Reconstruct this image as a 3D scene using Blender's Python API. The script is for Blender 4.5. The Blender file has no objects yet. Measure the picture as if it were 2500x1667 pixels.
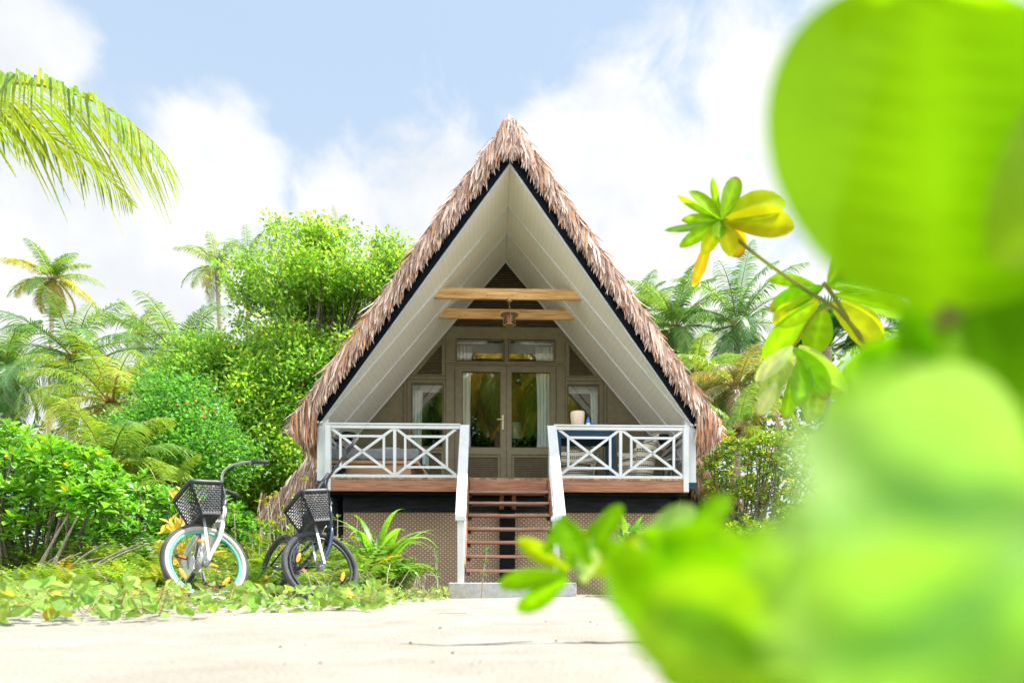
import bpy, math, random
import numpy as np
from mathutils import Vector, Matrix, Euler
R = math.radians
rnd = random.Random(7)
rg = np.random.default_rng(11)
SC = bpy.context.scene
COL = SC.collection

# ------------------------------------------------------------------ camera
FPX = 1600.0; HZ = 1430.0; CAMH = 0.15
cam_d = bpy.data.cameras.new('camera'); cam = bpy.data.objects.new('camera', cam_d); COL.objects.link(cam)
cam.location = (0, 0, CAMH); cam.rotation_euler = (R(90), 0, 0)
cam_d.sensor_width = 36; cam_d.lens = 36*FPX/2500.0
cam_d.shift_y = (HZ-833.5)/2500.0
cam_d.clip_start = 0.01; cam_d.clip_end = 3000
cam_d.dof.use_dof = True; cam_d.dof.focus_distance = 10.6; cam_d.dof.aperture_fstop = 3.0
SC.camera = cam
SC.view_settings.view_transform = 'Standard'; SC.view_settings.look = 'None'
SC.view_settings.exposure = 1.85; SC.view_settings.gamma = 1
SC.cycles.max_bounces = 9; SC.cycles.transparent_max_bounces = 16
SC.cycles.diffuse_bounces = 5; SC.cycles.transmission_bounces = 6
SC.cycles.use_adaptive_sampling = True; SC.cycles.adaptive_threshold = 0.02
SC.cycles.use_denoising = True
SC.cycles.caustics_reflective = False; SC.cycles.caustics_refractive = False

# ------------------------------------------------------------------ sun and sky
SUN = Vector((0.66, 0.10, 1.05)).normalized()
sd = bpy.data.lights.new('sun', 'SUN'); sun = bpy.data.objects.new('sun', sd); COL.objects.link(sun)
sd.energy = 3.0; sd.angle = R(0.5); sd.color = (1.0, 0.95, 0.86)
sun.rotation_euler = SUN.to_track_quat('Z', 'Y').to_euler()
sun.location = (10, 12, 30)

world = bpy.data.worlds.new('World'); SC.world = world; world.use_nodes = True
nt = world.node_tree; nt.nodes.clear()
def N(nt, typ, **kw):
    n = nt.nodes.new(typ)
    for k, v in kw.items():
        if k == 'inp':
            for a, b in v.items(): n.inputs[a].default_value = b
        else: setattr(n, k, v)
    return n
def math_node(nt, op, a, b=None, c=None, clamp=False):
    n = nt.nodes.new('ShaderNodeMath'); n.operation = op; n.use_clamp = clamp
    for i, v in enumerate((a, b, c)):
        if v is None: continue
        if isinstance(v, (int, float)): n.inputs[i].default_value = v
        else: nt.links.new(v, n.inputs[i])
    return n.outputs[0]
def mixc(nt, fac, a, b, blend='MIX'):
    n = nt.nodes.new('ShaderNodeMix'); n.data_type = 'RGBA'; n.blend_type = blend
    for s, v in ((0, fac), (6, a), (7, b)):
        if isinstance(v, (int, float)): n.inputs[s].default_value = v
        elif isinstance(v, tuple): n.inputs[s].default_value = (*v, 1) if len(v) == 3 else v
        else: nt.links.new(v, n.inputs[s])
    return n.outputs[2]
sky = N(nt, 'ShaderNodeTexSky', sky_type='NISHITA', sun_disc=False)
sky.sun_elevation = math.asin(SUN.z); sky.sun_rotation = math.atan2(SUN.x, SUN.y)
sky.air_density = 1.0; sky.dust_density = 1.0; sky.ozone_density = 2.0
tc = N(nt, 'ShaderNodeTexCoord')
DIR = tc.outputs['Generated']
def sdir(sx, sy):
    return Vector((sx-1250, FPX, HZ-sy)).normalized()
# cloud banks: direction of the middle, angular radius
banks = [((-60, 110), 6, 1.0), ((330, 610), 8.8, 1.0), ((-100, 420), 4, .6), ((500, 480), 6.5, 1.0), ((120, 700), 10, .9), ((860, 560), 5.5, .8), ((1050, 560), 8, .8),
         ((1450, 420), 7.5, 1.0), ((1620, 560), 11, 1.0), ((1330, 330), 3.2, .7), ((1800, 170), 6, .8), ((2050, 300), 9.5, .9), ((2300, 500), 14, 1.0), ((1250, 900), 12, 1),
         ((600, 900), 12, 1), ((0, 1000), 14, .9), ((1900, 900), 15, 1)]
acc = None
for (sx, sy), rad, wgt in banks:
    dv = sdir(sx, sy)
    vm = N(nt, 'ShaderNodeVectorMath', operation='DISTANCE'); nt.links.new(DIR, vm.inputs[0]); vm.inputs[1].default_value = dv
    f = math_node(nt, 'SUBTRACT', 1.0, math_node(nt, 'DIVIDE', vm.outputs['Value'], R(rad)*1.0))
    f = math_node(nt, 'MULTIPLY', math_node(nt, 'MAXIMUM', f, -1.0), wgt)
    acc = f if acc is None else math_node(nt, 'MAXIMUM', acc, f)
ns = N(nt, 'ShaderNodeTexNoise', inp={'Scale': 8.5, 'Detail': 10.0, 'Roughness': 0.6, 'Distortion': 0.25}); nt.links.new(DIR, ns.inputs['Vector'])
ns2 = N(nt, 'ShaderNodeTexNoise', inp={'Scale': 4.0, 'Detail': 5.0, 'Roughness': 0.55}); 
mp = N(nt, 'ShaderNodeMapping'); mp.inputs['Location'].default_value = (3.1, 1.2, 0.4); nt.links.new(DIR, mp.inputs['Vector']); nt.links.new(mp.outputs[0], ns2.inputs['Vector'])
SKYM = 0.10
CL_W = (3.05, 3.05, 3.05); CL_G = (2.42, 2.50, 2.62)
sh = N(nt, 'ShaderNodeMapRange', interpolation_type='SMOOTHSTEP', inp={'From Min': 0.35, 'From Max': 0.68, 'To Min': 0.0, 'To Max': 1.0}); nt.links.new(ns2.outputs['Fac'], sh.inputs['Value'])
cl0 = mixc(nt, sh.outputs[0], CL_W, CL_G)
# unseen cloud bank behind the camera, added extra bright to fill the hut front
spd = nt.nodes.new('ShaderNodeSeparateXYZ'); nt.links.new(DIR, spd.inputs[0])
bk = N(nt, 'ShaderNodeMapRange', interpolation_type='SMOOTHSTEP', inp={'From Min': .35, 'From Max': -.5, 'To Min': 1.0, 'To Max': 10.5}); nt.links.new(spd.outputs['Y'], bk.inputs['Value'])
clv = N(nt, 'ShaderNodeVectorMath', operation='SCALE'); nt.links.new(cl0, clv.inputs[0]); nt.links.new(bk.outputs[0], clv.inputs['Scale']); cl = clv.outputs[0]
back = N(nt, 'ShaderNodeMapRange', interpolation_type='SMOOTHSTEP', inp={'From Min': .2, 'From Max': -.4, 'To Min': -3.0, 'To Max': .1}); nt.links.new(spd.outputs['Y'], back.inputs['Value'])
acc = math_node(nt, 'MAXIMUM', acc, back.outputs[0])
m = math_node(nt, 'ADD', acc, math_node(nt, 'MULTIPLY', math_node(nt, 'SUBTRACT', ns.outputs['Fac'], 0.55), 1.7))
mr = N(nt, 'ShaderNodeMapRange', interpolation_type='SMOOTHSTEP', inp={'From Min': -0.12, 'From Max': 0.42}); nt.links.new(m, mr.inputs['Value'])
# thin high veil that whitens the blue
zr_ = N(nt, 'ShaderNodeMapRange', inp={'From Min': .15, 'From Max': .62}); nt.links.new(spd.outputs['Z'], zr_.inputs['Value'])
haz = mixc(nt, zr_.outputs[0], (2.08, 2.34, 2.64), (1.60, 2.04, 2.60))
veil = mixc(nt, 0.92, sky.outputs[0], haz)
bright = N(nt, 'ShaderNodeVectorMath', operation='SCALE'); nt.links.new(veil, bright.inputs[0]); bright.inputs['Scale'].default_value = 1.0
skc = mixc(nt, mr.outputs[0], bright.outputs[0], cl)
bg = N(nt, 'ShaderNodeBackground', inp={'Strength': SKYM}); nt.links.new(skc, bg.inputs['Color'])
wo = N(nt, 'ShaderNodeOutputWorld'); nt.links.new(bg.outputs[0], wo.inputs['Surface'])

# ------------------------------------------------------------------ helpers
def W(sx, sy, d):
    "world point at depth d that stands at that spot of the 2500x1667 photograph"
    return Vector(((sx-1250)/FPX*d, d, CAMH+(HZ-sy)/FPX*d))
def lin(r, g, b):
    f = lambda c: (c/255/12.92) if c/255 <= .04045 else ((c/255+.055)/1.055)**2.4
    return (f(r), f(g), f(b))
class MB:
    def __init__(s): s.V = []; s.Q = []; s.T = []; s.C = []; s.n = 0; s.hc = False
    def add(s, V, Q=None, T=None, C=None):
        V = np.asarray(V, dtype=np.float64).reshape(-1, 3)
        s.V.append(V)
        if Q is not None and len(Q): s.Q.append(np.asarray(Q, dtype=np.int64).reshape(-1, 4)+s.n)
        if T is not None and len(T): s.T.append(np.asarray(T, dtype=np.int64).reshape(-1, 3)+s.n)
        if C is not None:
            C = np.asarray(C, dtype=np.float32); s.hc = True
            if C.ndim == 1: C = np.tile(C, (len(V), 1))
        else: C = np.ones((len(V), 3), np.float32)
        s.C.append(C); s.n += len(V); return s
    def build(s, name, mat, parent=None, smooth=False, bevel=0, loc=None):
        V = np.concatenate(s.V)
        Q = np.concatenate(s.Q) if s.Q else np.zeros((0, 4), np.int64)
        T = np.concatenate(s.T) if s.T else np.zeros((0, 3), np.int64)
        me = bpy.data.meshes.new(name)
        me.vertices.add(len(V)); me.vertices.foreach_set('co', V.astype(np.float32).ravel())
        nl = Q.size+T.size; me.loops.add(nl)
        me.loops.foreach_set('vertex_index', np.concatenate([Q.ravel(), T.ravel()]).astype(np.int32))
        npoly = len(Q)+len(T); me.polygons.add(npoly)
        ls = np.concatenate([np.arange(len(Q))*4, len(Q)*4+np.arange(len(T))*3]).astype(np.int32)
        me.polygons.foreach_set('loop_start', ls)
        if s.hc:
            a = me.color_attributes.new('Col', 'FLOAT_COLOR', 'POINT')
            c = np.concatenate(s.C); c = np.concatenate([c, np.ones((len(c), 1), np.float32)], 1)
            a.data.foreach_set('color', c.ravel())
        me.update(calc_edges=True)
        me.polygons.foreach_set('use_smooth', np.full(npoly, bool(smooth)))
        me.materials.append(mat)
        o = bpy.data.objects.new(name, me); COL.objects.link(o)
        if parent: o.parent = parent
        if loc is not None: o.location = loc
        if bevel:
            b = o.modifiers.new('bevel', 'BEVEL'); b.width = bevel; b.segments = 2; b.limit_method = 'ANGLE'; b.angle_limit = R(40)
        return o
BQ = [(0, 3, 2, 1), (4, 5, 6, 7), (0, 1, 5, 4), (1, 2, 6, 5), (2, 3, 7, 6), (3, 0, 4, 7)]
def box(mb, x0, x1, y0, y1, z0, z1, C=None):
    mb.add([(x0, y0, z0), (x1, y0, z0), (x1, y1, z0), (x0, y1, z0), (x0, y0, z1), (x1, y0, z1), (x1, y1, z1), (x0, y1, z1)], BQ, C=C); return mb
def bar(mb, p, q, w, h, up=(0, 0, 1), C=None):
    p = Vector(p); q = Vector(q); d = (q-p).normalized(); u = Vector(up)
    s = d.cross(u).normalized(); u = s.cross(d).normalized()
    a = s*w/2; b = u*h/2
    vs = [p-a-b, p+a-b, q+a-b, q-a-b, p-a+b, p+a+b, q+a+b, q-a+b]
    mb.add([tuple(v) for v in vs], BQ, C=C); return mb
def tube(mb, pts, rad, n=8, closed=False, C=None, flat=1.0):
    P = np.array([tuple(p) for p in pts], float); m = len(P)
    rad = np.full(m, rad) if np.isscalar(rad) else np.asarray(rad, float)
    if closed: Tn = np.roll(P, -1, 0)-np.roll(P, 1, 0)
    else: Tn = np.gradient(P, axis=0)
    Tn /= (np.linalg.norm(Tn, axis=1, keepdims=True)+1e-12)
    a = np.array([0, 0, 1.0]) if abs(Tn[0, 2]) < .9 else np.array([1.0, 0, 0])
    U = np.zeros_like(P)
    u = np.cross(Tn[0], a); u /= np.linalg.norm(u)
    for i in range(m):
        u = u-Tn[i]*np.dot(u, Tn[i]); u /= (np.linalg.norm(u)+1e-12); U[i] = u
    Vv = np.cross(Tn, U)
    an = np.linspace(0, 2*np.pi, n, endpoint=False)
    ring = (P[:, None, :]+rad[:, None, None]*(np.cos(an)[None, :, None]*U[:, None, :]+flat*np.sin(an)[None, :, None]*Vv[:, None, :])).reshape(-1, 3)
    Q = []
    k = m if closed else m-1
    i = np.arange(k)[:, None]; j = np.arange(n)[None, :]
    i2 = (i+1) % m; j2 = (j+1) % n
    Q = np.stack([i*n+j+0*i2, i*n+j2+0*i2, i2*n+j2, i2*n+j], -1).reshape(-1, 4)
    T = []
    if not closed:
        ring = np.concatenate([ring, P[:1], P[-1:]]); c0 = m*n; c1 = m*n+1
        T = [(c0, (q+1) % n, q) for q in range(n)]+[(c1, (m-1)*n+q, (m-1)*n+(q+1) % n) for q in range(n)]
    mb.add(ring, Q, T, C=C); return mb
def lathe(mb, prof, c=(0, 0, 0), n=24, rot=None, C=None, a0=0, a1=2*math.pi):
    full = abs(a1-a0-2*math.pi) < 1e-6
    an = np.linspace(a0, a1, n, endpoint=not full)
    V = []
    for (r, z) in prof: V += [(r*math.cos(t), r*math.sin(t), z) for t in an]
    V = np.array(V)
    if rot is not None: V = V @ np.array(rot.to_3x3()).T
    V += np.array(c)
    Q = []
    for i in range(len(prof)-1):
        for j in range(n if full else n-1):
            j2 = (j+1) % n
            Q.append((i*n+j, i*n+j2, (i+1)*n+j2, (i+1)*n+j))
    mb.add(V, Q, C=C); return mb
def prism(mb, poly, y0, y1, C=None):
    "convex polygon of (x,z) extruded along y"
    n = len(poly)
    if n < 3: return mb
    V = [(x, y0, z) for x, z in poly]+[(x, y1, z) for x, z in poly]
    T = [(0, i, i+1) for i in range(1, n-1)]+[(n, n+i+1, n+i) for i in range(1, n-1)]
    Q = [(i, n+i, n+(i+1) % n, (i+1) % n) for i in range(n)]
    mb.add(V, Q, T, C=C); return mb
def clip(poly, a, b, c):
    "keep a*x+b*z<=c"
    out = []
    for i in range(len(poly)):
        p = poly[i]; q = poly[(i+1) % len(poly)]
        dp = a*p[0]+b*p[1]-c; dq = a*q[0]+b*q[1]-c
        if dp <= 0: out.append(p)
        if (dp < 0 < dq) or (dq < 0 < dp):
            t = dp/(dp-dq); out.append((p[0]+t*(q[0]-p[0]), p[1]+t*(q[1]-p[1])))
    return out
def empty(name, loc, rz=0, parent=None):
    o = bpy.data.objects.new(name, None); COL.objects.link(o); o.empty_display_size = .1
    o.location = loc; o.rotation_euler = (0, 0, rz)
    if parent: o.parent = parent
    return o
def tag(o, label=None, cat=None, group=None, kind=None):
    if label: o['label'] = label
    if cat: o['category'] = cat
    if group: o['group'] = group
    if kind: o['kind'] = kind
    return o
def thing(name, label, cat, loc, rz=0, group=None):
    return tag(empty(name, loc, rz), label, cat, group)
def copy_tree(o, parent=None):
    c = o.copy(); COL.objects.link(c); c.parent = parent
    for ch in list(o.children): copy_tree(ch, c)
    return c

# ------------------------------------------------------------------ materials
def mat(name, c1, c2=None, scale=8, rough=.6, bump=0, bscale=None, stretch=None, metal=0, coat=0, attr=False, detail=5, spec=None, lo=.35, hi=.65):
    m = bpy.data.materials.new(name); m.use_nodes = True; t = m.node_tree
    p = t.nodes['Principled BSDF']; p.inputs['Roughness'].default_value = rough; p.inputs['Metallic'].default_value = metal
    if coat: p.inputs['Coat Weight'].default_value = coat
    if spec is not None: p.inputs['Specular IOR Level'].default_value = spec
    tcn = t.nodes.new('ShaderNodeTexCoord'); mpn = t.nodes.new('ShaderNodeMapping'); t.links.new(tcn.outputs['Object'], mpn.inputs['Vector'])
    if stretch: mpn.inputs['Scale'].default_value = stretch
    nz = N(t, 'ShaderNodeTexNoise', inp={'Scale': scale, 'Detail': detail, 'Roughness': .6}); t.links.new(mpn.outputs[0], nz.inputs['Vector'])
    col = None
    if c2 is not None:
        r = N(t, 'ShaderNodeMapRange', inp={'From Min': lo, 'From Max': hi}); t.links.new(nz.outputs['Fac'], r.inputs['Value'])
        col = mixc(t, r.outputs[0], c1, c2)
    if attr:
        an = N(t, 'ShaderNodeAttribute', attribute_name='Col')
        col = mixc(t, 1.0, col if col is not None else tuple(c1), an.outputs['Color'], 'MULTIPLY')
    if col is None: p.inputs['Base Color'].default_value = (*c1, 1)
    else: t.links.new(col, p.inputs['Base Color'])
    if bump:
        nb = N(t, 'ShaderNodeTexNoise', inp={'Scale': bscale or scale*3, 'Detail': 6.0}); t.links.new(mpn.outputs[0], nb.inputs['Vector'])
        b = N(t, 'ShaderNodeBump', inp={'Strength': bump, 'Distance': .02}); t.links.new(nb.outputs['Fac'], b.inputs['Height']); t.links.new(b.outputs[0], p.inputs['Normal'])
    return m
def leafmat(name, trans=.58, rough=.38, tboost=(1.35, 1.25, .55), spec=.5, veins=0):
    m = bpy.data.materials.new(name); m.use_nodes = True; t = m.node_tree
    p = t.nodes['Principled BSDF']; p.inputs['Roughness'].default_value = rough; p.inputs['Specular IOR Level'].default_value = spec
    an = N(t, 'ShaderNodeAttribute', attribute_name='Col')
    tcn = t.nodes.new('ShaderNodeTexCoord')
    nz = N(t, 'ShaderNodeTexNoise', inp={'Scale': 22.0 if not veins else veins, 'Detail': 3.0}); t.links.new(tcn.outputs['Object'], nz.inputs['Vector'])
    r = N(t, 'ShaderNodeMapRange', inp={'From Min': .3, 'From Max': .7, 'To Min': .8, 'To Max': 1.2}); t.links.new(nz.outputs['Fac'], r.inputs['Value'])
    sc = N(t, 'ShaderNodeVectorMath', operation='SCALE'); t.links.new(an.outputs['Color'], sc.inputs[0]); t.links.new(r.outputs[0], sc.inputs['Scale'])
    t.links.new(sc.outputs[0], p.inputs['Base Color'])
    tr = N(t, 'ShaderNodeBsdfTranslucent')
    tcx = mixc(t, 1.0, sc.outputs[0], tboost, 'MULTIPLY'); t.links.new(tcx, tr.inputs['Color'])
    mx = N(t, 'ShaderNodeMixShader', inp={0: trans}); t.links.new(p.outputs[0], mx.inputs[1]); t.links.new(tr.outputs[0], mx.inputs[2])
    t.links.new(mx.outputs[0], t.nodes['Material Output'].inputs['Surface'])
    return m
M = {}
M['white'] = mat('white_paint', (.66, .68, .70), (.54, .555, .56), 2.5, .5, .08, 30, detail=9, lo=.42, hi=.75)
M['soffit'] = None
M['black'] = mat('black_stain', (.004, .005, .008), (.012, .015, .020), 5, .55, .15, 25, (1, 1, 6), spec=.15)
M['wall'] = mat('olive_paint', (.175, .150, .085), (.215, .185, .11), 9, .6, .12, 60)
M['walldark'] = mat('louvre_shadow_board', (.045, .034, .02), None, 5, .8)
M['slat'] = mat('louvre_slat_paint', (.115, .092, .052), (.15, .12, .07), 9, .6, .05)
M['deck'] = mat('red_hardwood', (.25, .095, .045), (.42, .195, .105), 3.0, .55, .3, 18, (1, 8, 22), lo=.4, hi=.6)
M['tread'] = mat('worn_hardwood', (.27, .12, .07), (.40, .25, .18), 3.5, .6, .25, 18, (1, 10, 22))
M['deckboard'] = mat('deck_board_wood', (.30, .17, .09), (.42, .27, .15), 3.5, .6, .2, 18, (8, 1, 8), attr=True)
M['pine'] = mat('pine_beam', (.56, .29, .10), (.82, .52, .23), 2.2, .5, .15, 14, (1, 7, 14), lo=.40, hi=.60)
M['daywood'] = mat('daybed_timber', (.45, .26, .15), (.56, .35, .21), 3.2, .5, .05, 14, (1, 6, 12))
M['concrete'] = mat('concrete', (.42, .42, .42), (.56, .56, .56), 14, .9, .5, 50)
M['thatch'] = mat('palm_thatch', (1, 1, 1), (.80, .77, .75), 6, .75, .3, 40, attr=True)
M['thatchfill'] = mat('thatch_body', (.07, .045, .032), (.16, .11, .08), 16, .95, .8, 40)
M['trunk'] = mat('palm_trunk', (.20, .16, .12), (.32, .27, .21), 5, .9, .8, 12, (1, 1, 5))
M['bark'] = mat('bark', (.10, .08, .06), (.20, .17, .13), 9, .9, .7, 25)
M['twig'] = mat('dry_twig', (.30, .25, .19), (.42, .37, .30), 20, .85, .3)
M['leaf'] = leafmat('leaf_green')
M['leafgloss'] = leafmat('leaf_glossy', .38, .3, (1.3, 1.3, .5))
M['frond'] = leafmat('palm_leaflet', .42, .38, (1.5, 1.25, .5))
M['fg'] = leafmat('shrub_leaf_thin', .55, .7, (1.5, 1.45, .3), .06, 8)
M['rubber'] = mat('tyre_rubber', (.035, .038, .045), (.07, .075, .085), 12, .75, .2, 80)
M['greywall'] = mat('tyre_whitewall', (.44, .40, .34), (.52, .48, .42), 12, .7)
M['darkrim'] = mat('dark_rim', (.05, .055, .065), None, 5, .35, metal=.5)
M['mint'] = mat('mint_rim', (.10, .46, .41), (.13, .50, .45), 6, .35)
M['steel'] = mat('brushed_steel', (.42, .43, .44), (.34, .35, .36), 12, .3, metal=.85)
M['whiteenamel'] = mat('white_enamel', (.62, .62, .62), (.55, .55, .56), 4, .3, coat=.4)
M['navyenamel'] = mat('navy_enamel', (.012, .022, .055), (.02, .035, .075), 4, .25, coat=.5)
M['plastic'] = mat('basket_plastic', (.022, .026, .034), (.045, .05, .06), 9, .42)
M['orange'] = mat('orange_reflector', (.95, .34, .02), (.85, .25, .01), 40, .25, coat=.3)
M['grip'] = mat('rubber_grip', (.02, .022, .027), (.04, .043, .05), 30, .7)
M['brass'] = mat('aged_brass', (.50, .36, .17), (.36, .25, .12), 20, .4, metal=.7)
M['red'] = mat('red_bulb_cap', (.75, .05, .06), None, 5, .4)
M['mattress'] = mat('grey_canvas', (.20, .215, .23), (.26, .275, .29), 40, .85, .2, 150)
M['mintcushion'] = mat('mint_cushion', (.33, .52, .46), (.40, .58, .52), 40, .85, .2, 150)
M['bluewood'] = mat('dark_blue_paint', (.010, .045, .085), (.015, .06, .11), 6, .5, spec=.25)
M['blackmetal'] = mat('black_metal', (.008, .009, .011), None, 5, .5)
M['pot'] = mat('beige_ceramic', (.68, .54, .40), (.74, .61, .47), 25, .6)
M['blueplastic'] = mat('blue_plastic', (.02, .16, .62), (.05, .25, .72), 12, .3)
M['clearplastic'] = mat('pale_plastic', (.70, .76, .80), None, 12, .2)
M['curtain'] = mat('white_curtain', (.90, .93, .92), (.80, .86, .84), 4, .8, .1, 60, (14, 14, .3))
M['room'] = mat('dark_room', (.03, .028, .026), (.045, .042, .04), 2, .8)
M['roomlight'] = mat('interior_paint', (.62, .64, .64), None, 2, .6)
M['lampshade'] = mat('pale_green_shade', (.40, .58, .40), None, 4, .8)
M['flower'] = mat('red_flower', (.70, .08, .04), None, 4, .5)
M['coconut'] = mat('green_coconut', (.22, .30, .05), (.38, .33, .10), 8, .5)

def soffit_mat():
    m = bpy.data.materials.new('tongue_and_groove_boards'); m.use_nodes = True; t = m.node_tree
    p = t.nodes['Principled BSDF']; p.inputs['Roughness'].default_value = .5
    tcn = t.nodes.new('ShaderNodeTexCoord'); sp = t.nodes.new('ShaderNodeSeparateXYZ'); t.links.new(tcn.outputs['Object'], sp.inputs[0])
    fr = math_node(t, 'FRACT', math_node(t, 'DIVIDE', math_node(t, 'ABSOLUTE', sp.outputs['X']), .066))
    g = math_node(t, 'LESS_THAN', fr, .09)
    nz = N(t, 'ShaderNodeTexNoise', inp={'Scale': 5.0, 'Detail': 4.0}); t.links.new(tcn.outputs['Object'], nz.inputs['Vector'])
    base = mixc(t, nz.outputs['Fac'], (.84, .80, .69), (.89, .86, .76))
    t.links.new(mixc(t, math_node(t, 'MULTIPLY', g, .22), base, (.40, .39, .34)), p.inputs['Base Color'])
    b = N(t, 'ShaderNodeBump', inp={'Strength': .2, 'Distance': .003}); b.invert = True; t.links.new(g, b.inputs['Height']); t.links.new(b.outputs[0], p.inputs['Normal'])
    return m
M['soffit'] = soffit_mat()
def woven_mat():
    m = bpy.data.materials.new('woven_panel'); m.use_nodes = True; t = m.node_tree
    p = t.nodes['Principled BSDF']; p.inputs['Roughness'].default_value = .7
    tcn = t.nodes.new('ShaderNodeTexCoord'); sp = t.nodes.new('ShaderNodeSeparateXYZ'); t.links.new(tcn.outputs['Object'], sp.inputs[0])
    cx, cz = .042, .034
    u = math_node(t, 'DIVIDE', sp.outputs['X'], cx); v = math_node(t, 'DIVIDE', sp.outputs['Z'], cz)
    fu = math_node(t, 'FRACT', u); fv = math_node(t, 'FRACT', v)
    su = math_node(t, 'SINE', math_node(t, 'MULTIPLY', fu, math.pi)); sv = math_node(t, 'SINE', math_node(t, 'MULTIPLY', fv, math.pi))
    chk = math_node(t, 'MODULO', math_node(t, 'ADD', math_node(t, 'FLOOR', u), math_node(t, 'FLOOR', v)), 2.0)
    chk = math_node(t, 'ABSOLUTE', chk)
    hgt = math_node(t, 'MULTIPLY', math_node(t, 'POWER', su, .6), math_node(t, 'POWER', sv, .6))
    h2 = math_node(t, 'MULTIPLY', hgt, math_node(t, 'ADD', .45, math_node(t, 'MULTIPLY', chk, .55)))
    nz = N(t, 'ShaderNodeTexNoise', inp={'Scale': 3.0, 'Detail': 5.0}); t.links.new(tcn.outputs['Object'], nz.inputs['Vector'])
    c = mixc(t, nz.outputs['Fac'], (.74, .51, .36), (.86, .65, .49))
    dk = mixc(t, math_node(t, 'SUBTRACT', 1.0, math_node(t, 'MULTIPLY', h2, 1.15), clamp=True), c, (.20, .125, .08))
    t.links.new(dk, p.inputs['Base Color'])
    b = N(t, 'ShaderNodeBump', inp={'Strength': .9, 'Distance': .01}); t.links.new(h2, b.inputs['Height']); t.links.new(b.outputs[0], p.inputs['Normal'])
    return m
M['woven'] = woven_mat()
def stripe_mat():
    m = bpy.data.materials.new('striped_weave'); m.use_nodes = True; t = m.node_tree
    p = t.nodes['Principled BSDF']; p.inputs['Roughness'].default_value = .85
    tcn = t.nodes.new('ShaderNodeTexCoord'); sp = t.nodes.new('ShaderNodeSeparateXYZ'); t.links.new(tcn.outputs['Object'], sp.inputs[0])
    fz = math_node(t, 'FRACT', math_node(t, 'DIVIDE', sp.outputs['Z'], .125))
    a = math_node(t, 'MULTIPLY', math_node(t, 'GREATER_THAN', fz, .10), math_node(t, 'LESS_THAN', fz, .27))
    b_ = math_node(t, 'MULTIPLY', math_node(t, 'GREATER_THAN', fz, .37), math_node(t, 'LESS_THAN', fz, .54))
    at = math_node(t, 'ARCTAN2', sp.outputs['Y'], sp.outputs['X'])
    fa = math_node(t, 'FRACT', math_node(t, 'MULTIPLY', at, 9.0))
    dash = math_node(t, 'GREATER_THAN', fa, .22)
    line = math_node(t, 'MULTIPLY', math_node(t, 'ADD', a, b_), dash)
    fc = math_node(t, 'FRACT', math_node(t, 'MULTIPLY', at, 45.0))
    rib = math_node(t, 'GREATER_THAN', fc, .25)
    base = mixc(t, rib, (.55, .50, .40), (.78, .73, .60))
    t.links.new(mixc(t, line, base, (.008, .008, .009)), p.inputs['Base Color'])
    return m
M['stripe'] = stripe_mat()
def glass_mat(name='window_glass', f0=.18, tint=(.97, .99, .98)):
    m = bpy.data.materials.new(name); m.use_nodes = True; t = m.node_tree
    t.nodes.remove(t.nodes['Principled BSDF'])
    tr = N(t, 'ShaderNodeBsdfTransparent'); tr.inputs['Color'].default_value = (*tint, 1)
    gl = N(t, 'ShaderNodeBsdfGlossy'); gl.inputs['Roughness'].default_value = .0
    ge = t.nodes.new('ShaderNodeNewGeometry')
    dt = N(t, 'ShaderNodeVectorMath', operation='DOT_PRODUCT'); t.links.new(ge.outputs['Normal'], dt.inputs[0]); t.links.new(ge.outputs['Incoming'], dt.inputs[1])
    k = math_node(t, 'POWER', math_node(t, 'SUBTRACT', 1.0, math_node(t, 'ABSOLUTE', dt.outputs['Value'])), 5.0)
    fac = math_node(t, 'ADD', f0, math_node(t, 'MULTIPLY', k, 1-f0), clamp=True)
    mx = N(t, 'ShaderNodeMixShader'); t.links.new(fac, mx.inputs[0]); t.links.new(tr.outputs[0], mx.inputs[1]); t.links.new(gl.outputs[0], mx.inputs[2])
    t.links.new(mx.outputs[0], t.nodes['Material Output'].inputs['Surface'])
    return m
M['glass'] = glass_mat(); M['lampglass'] = glass_mat('lantern_glass', .05, (.9, .92, .85))

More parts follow.
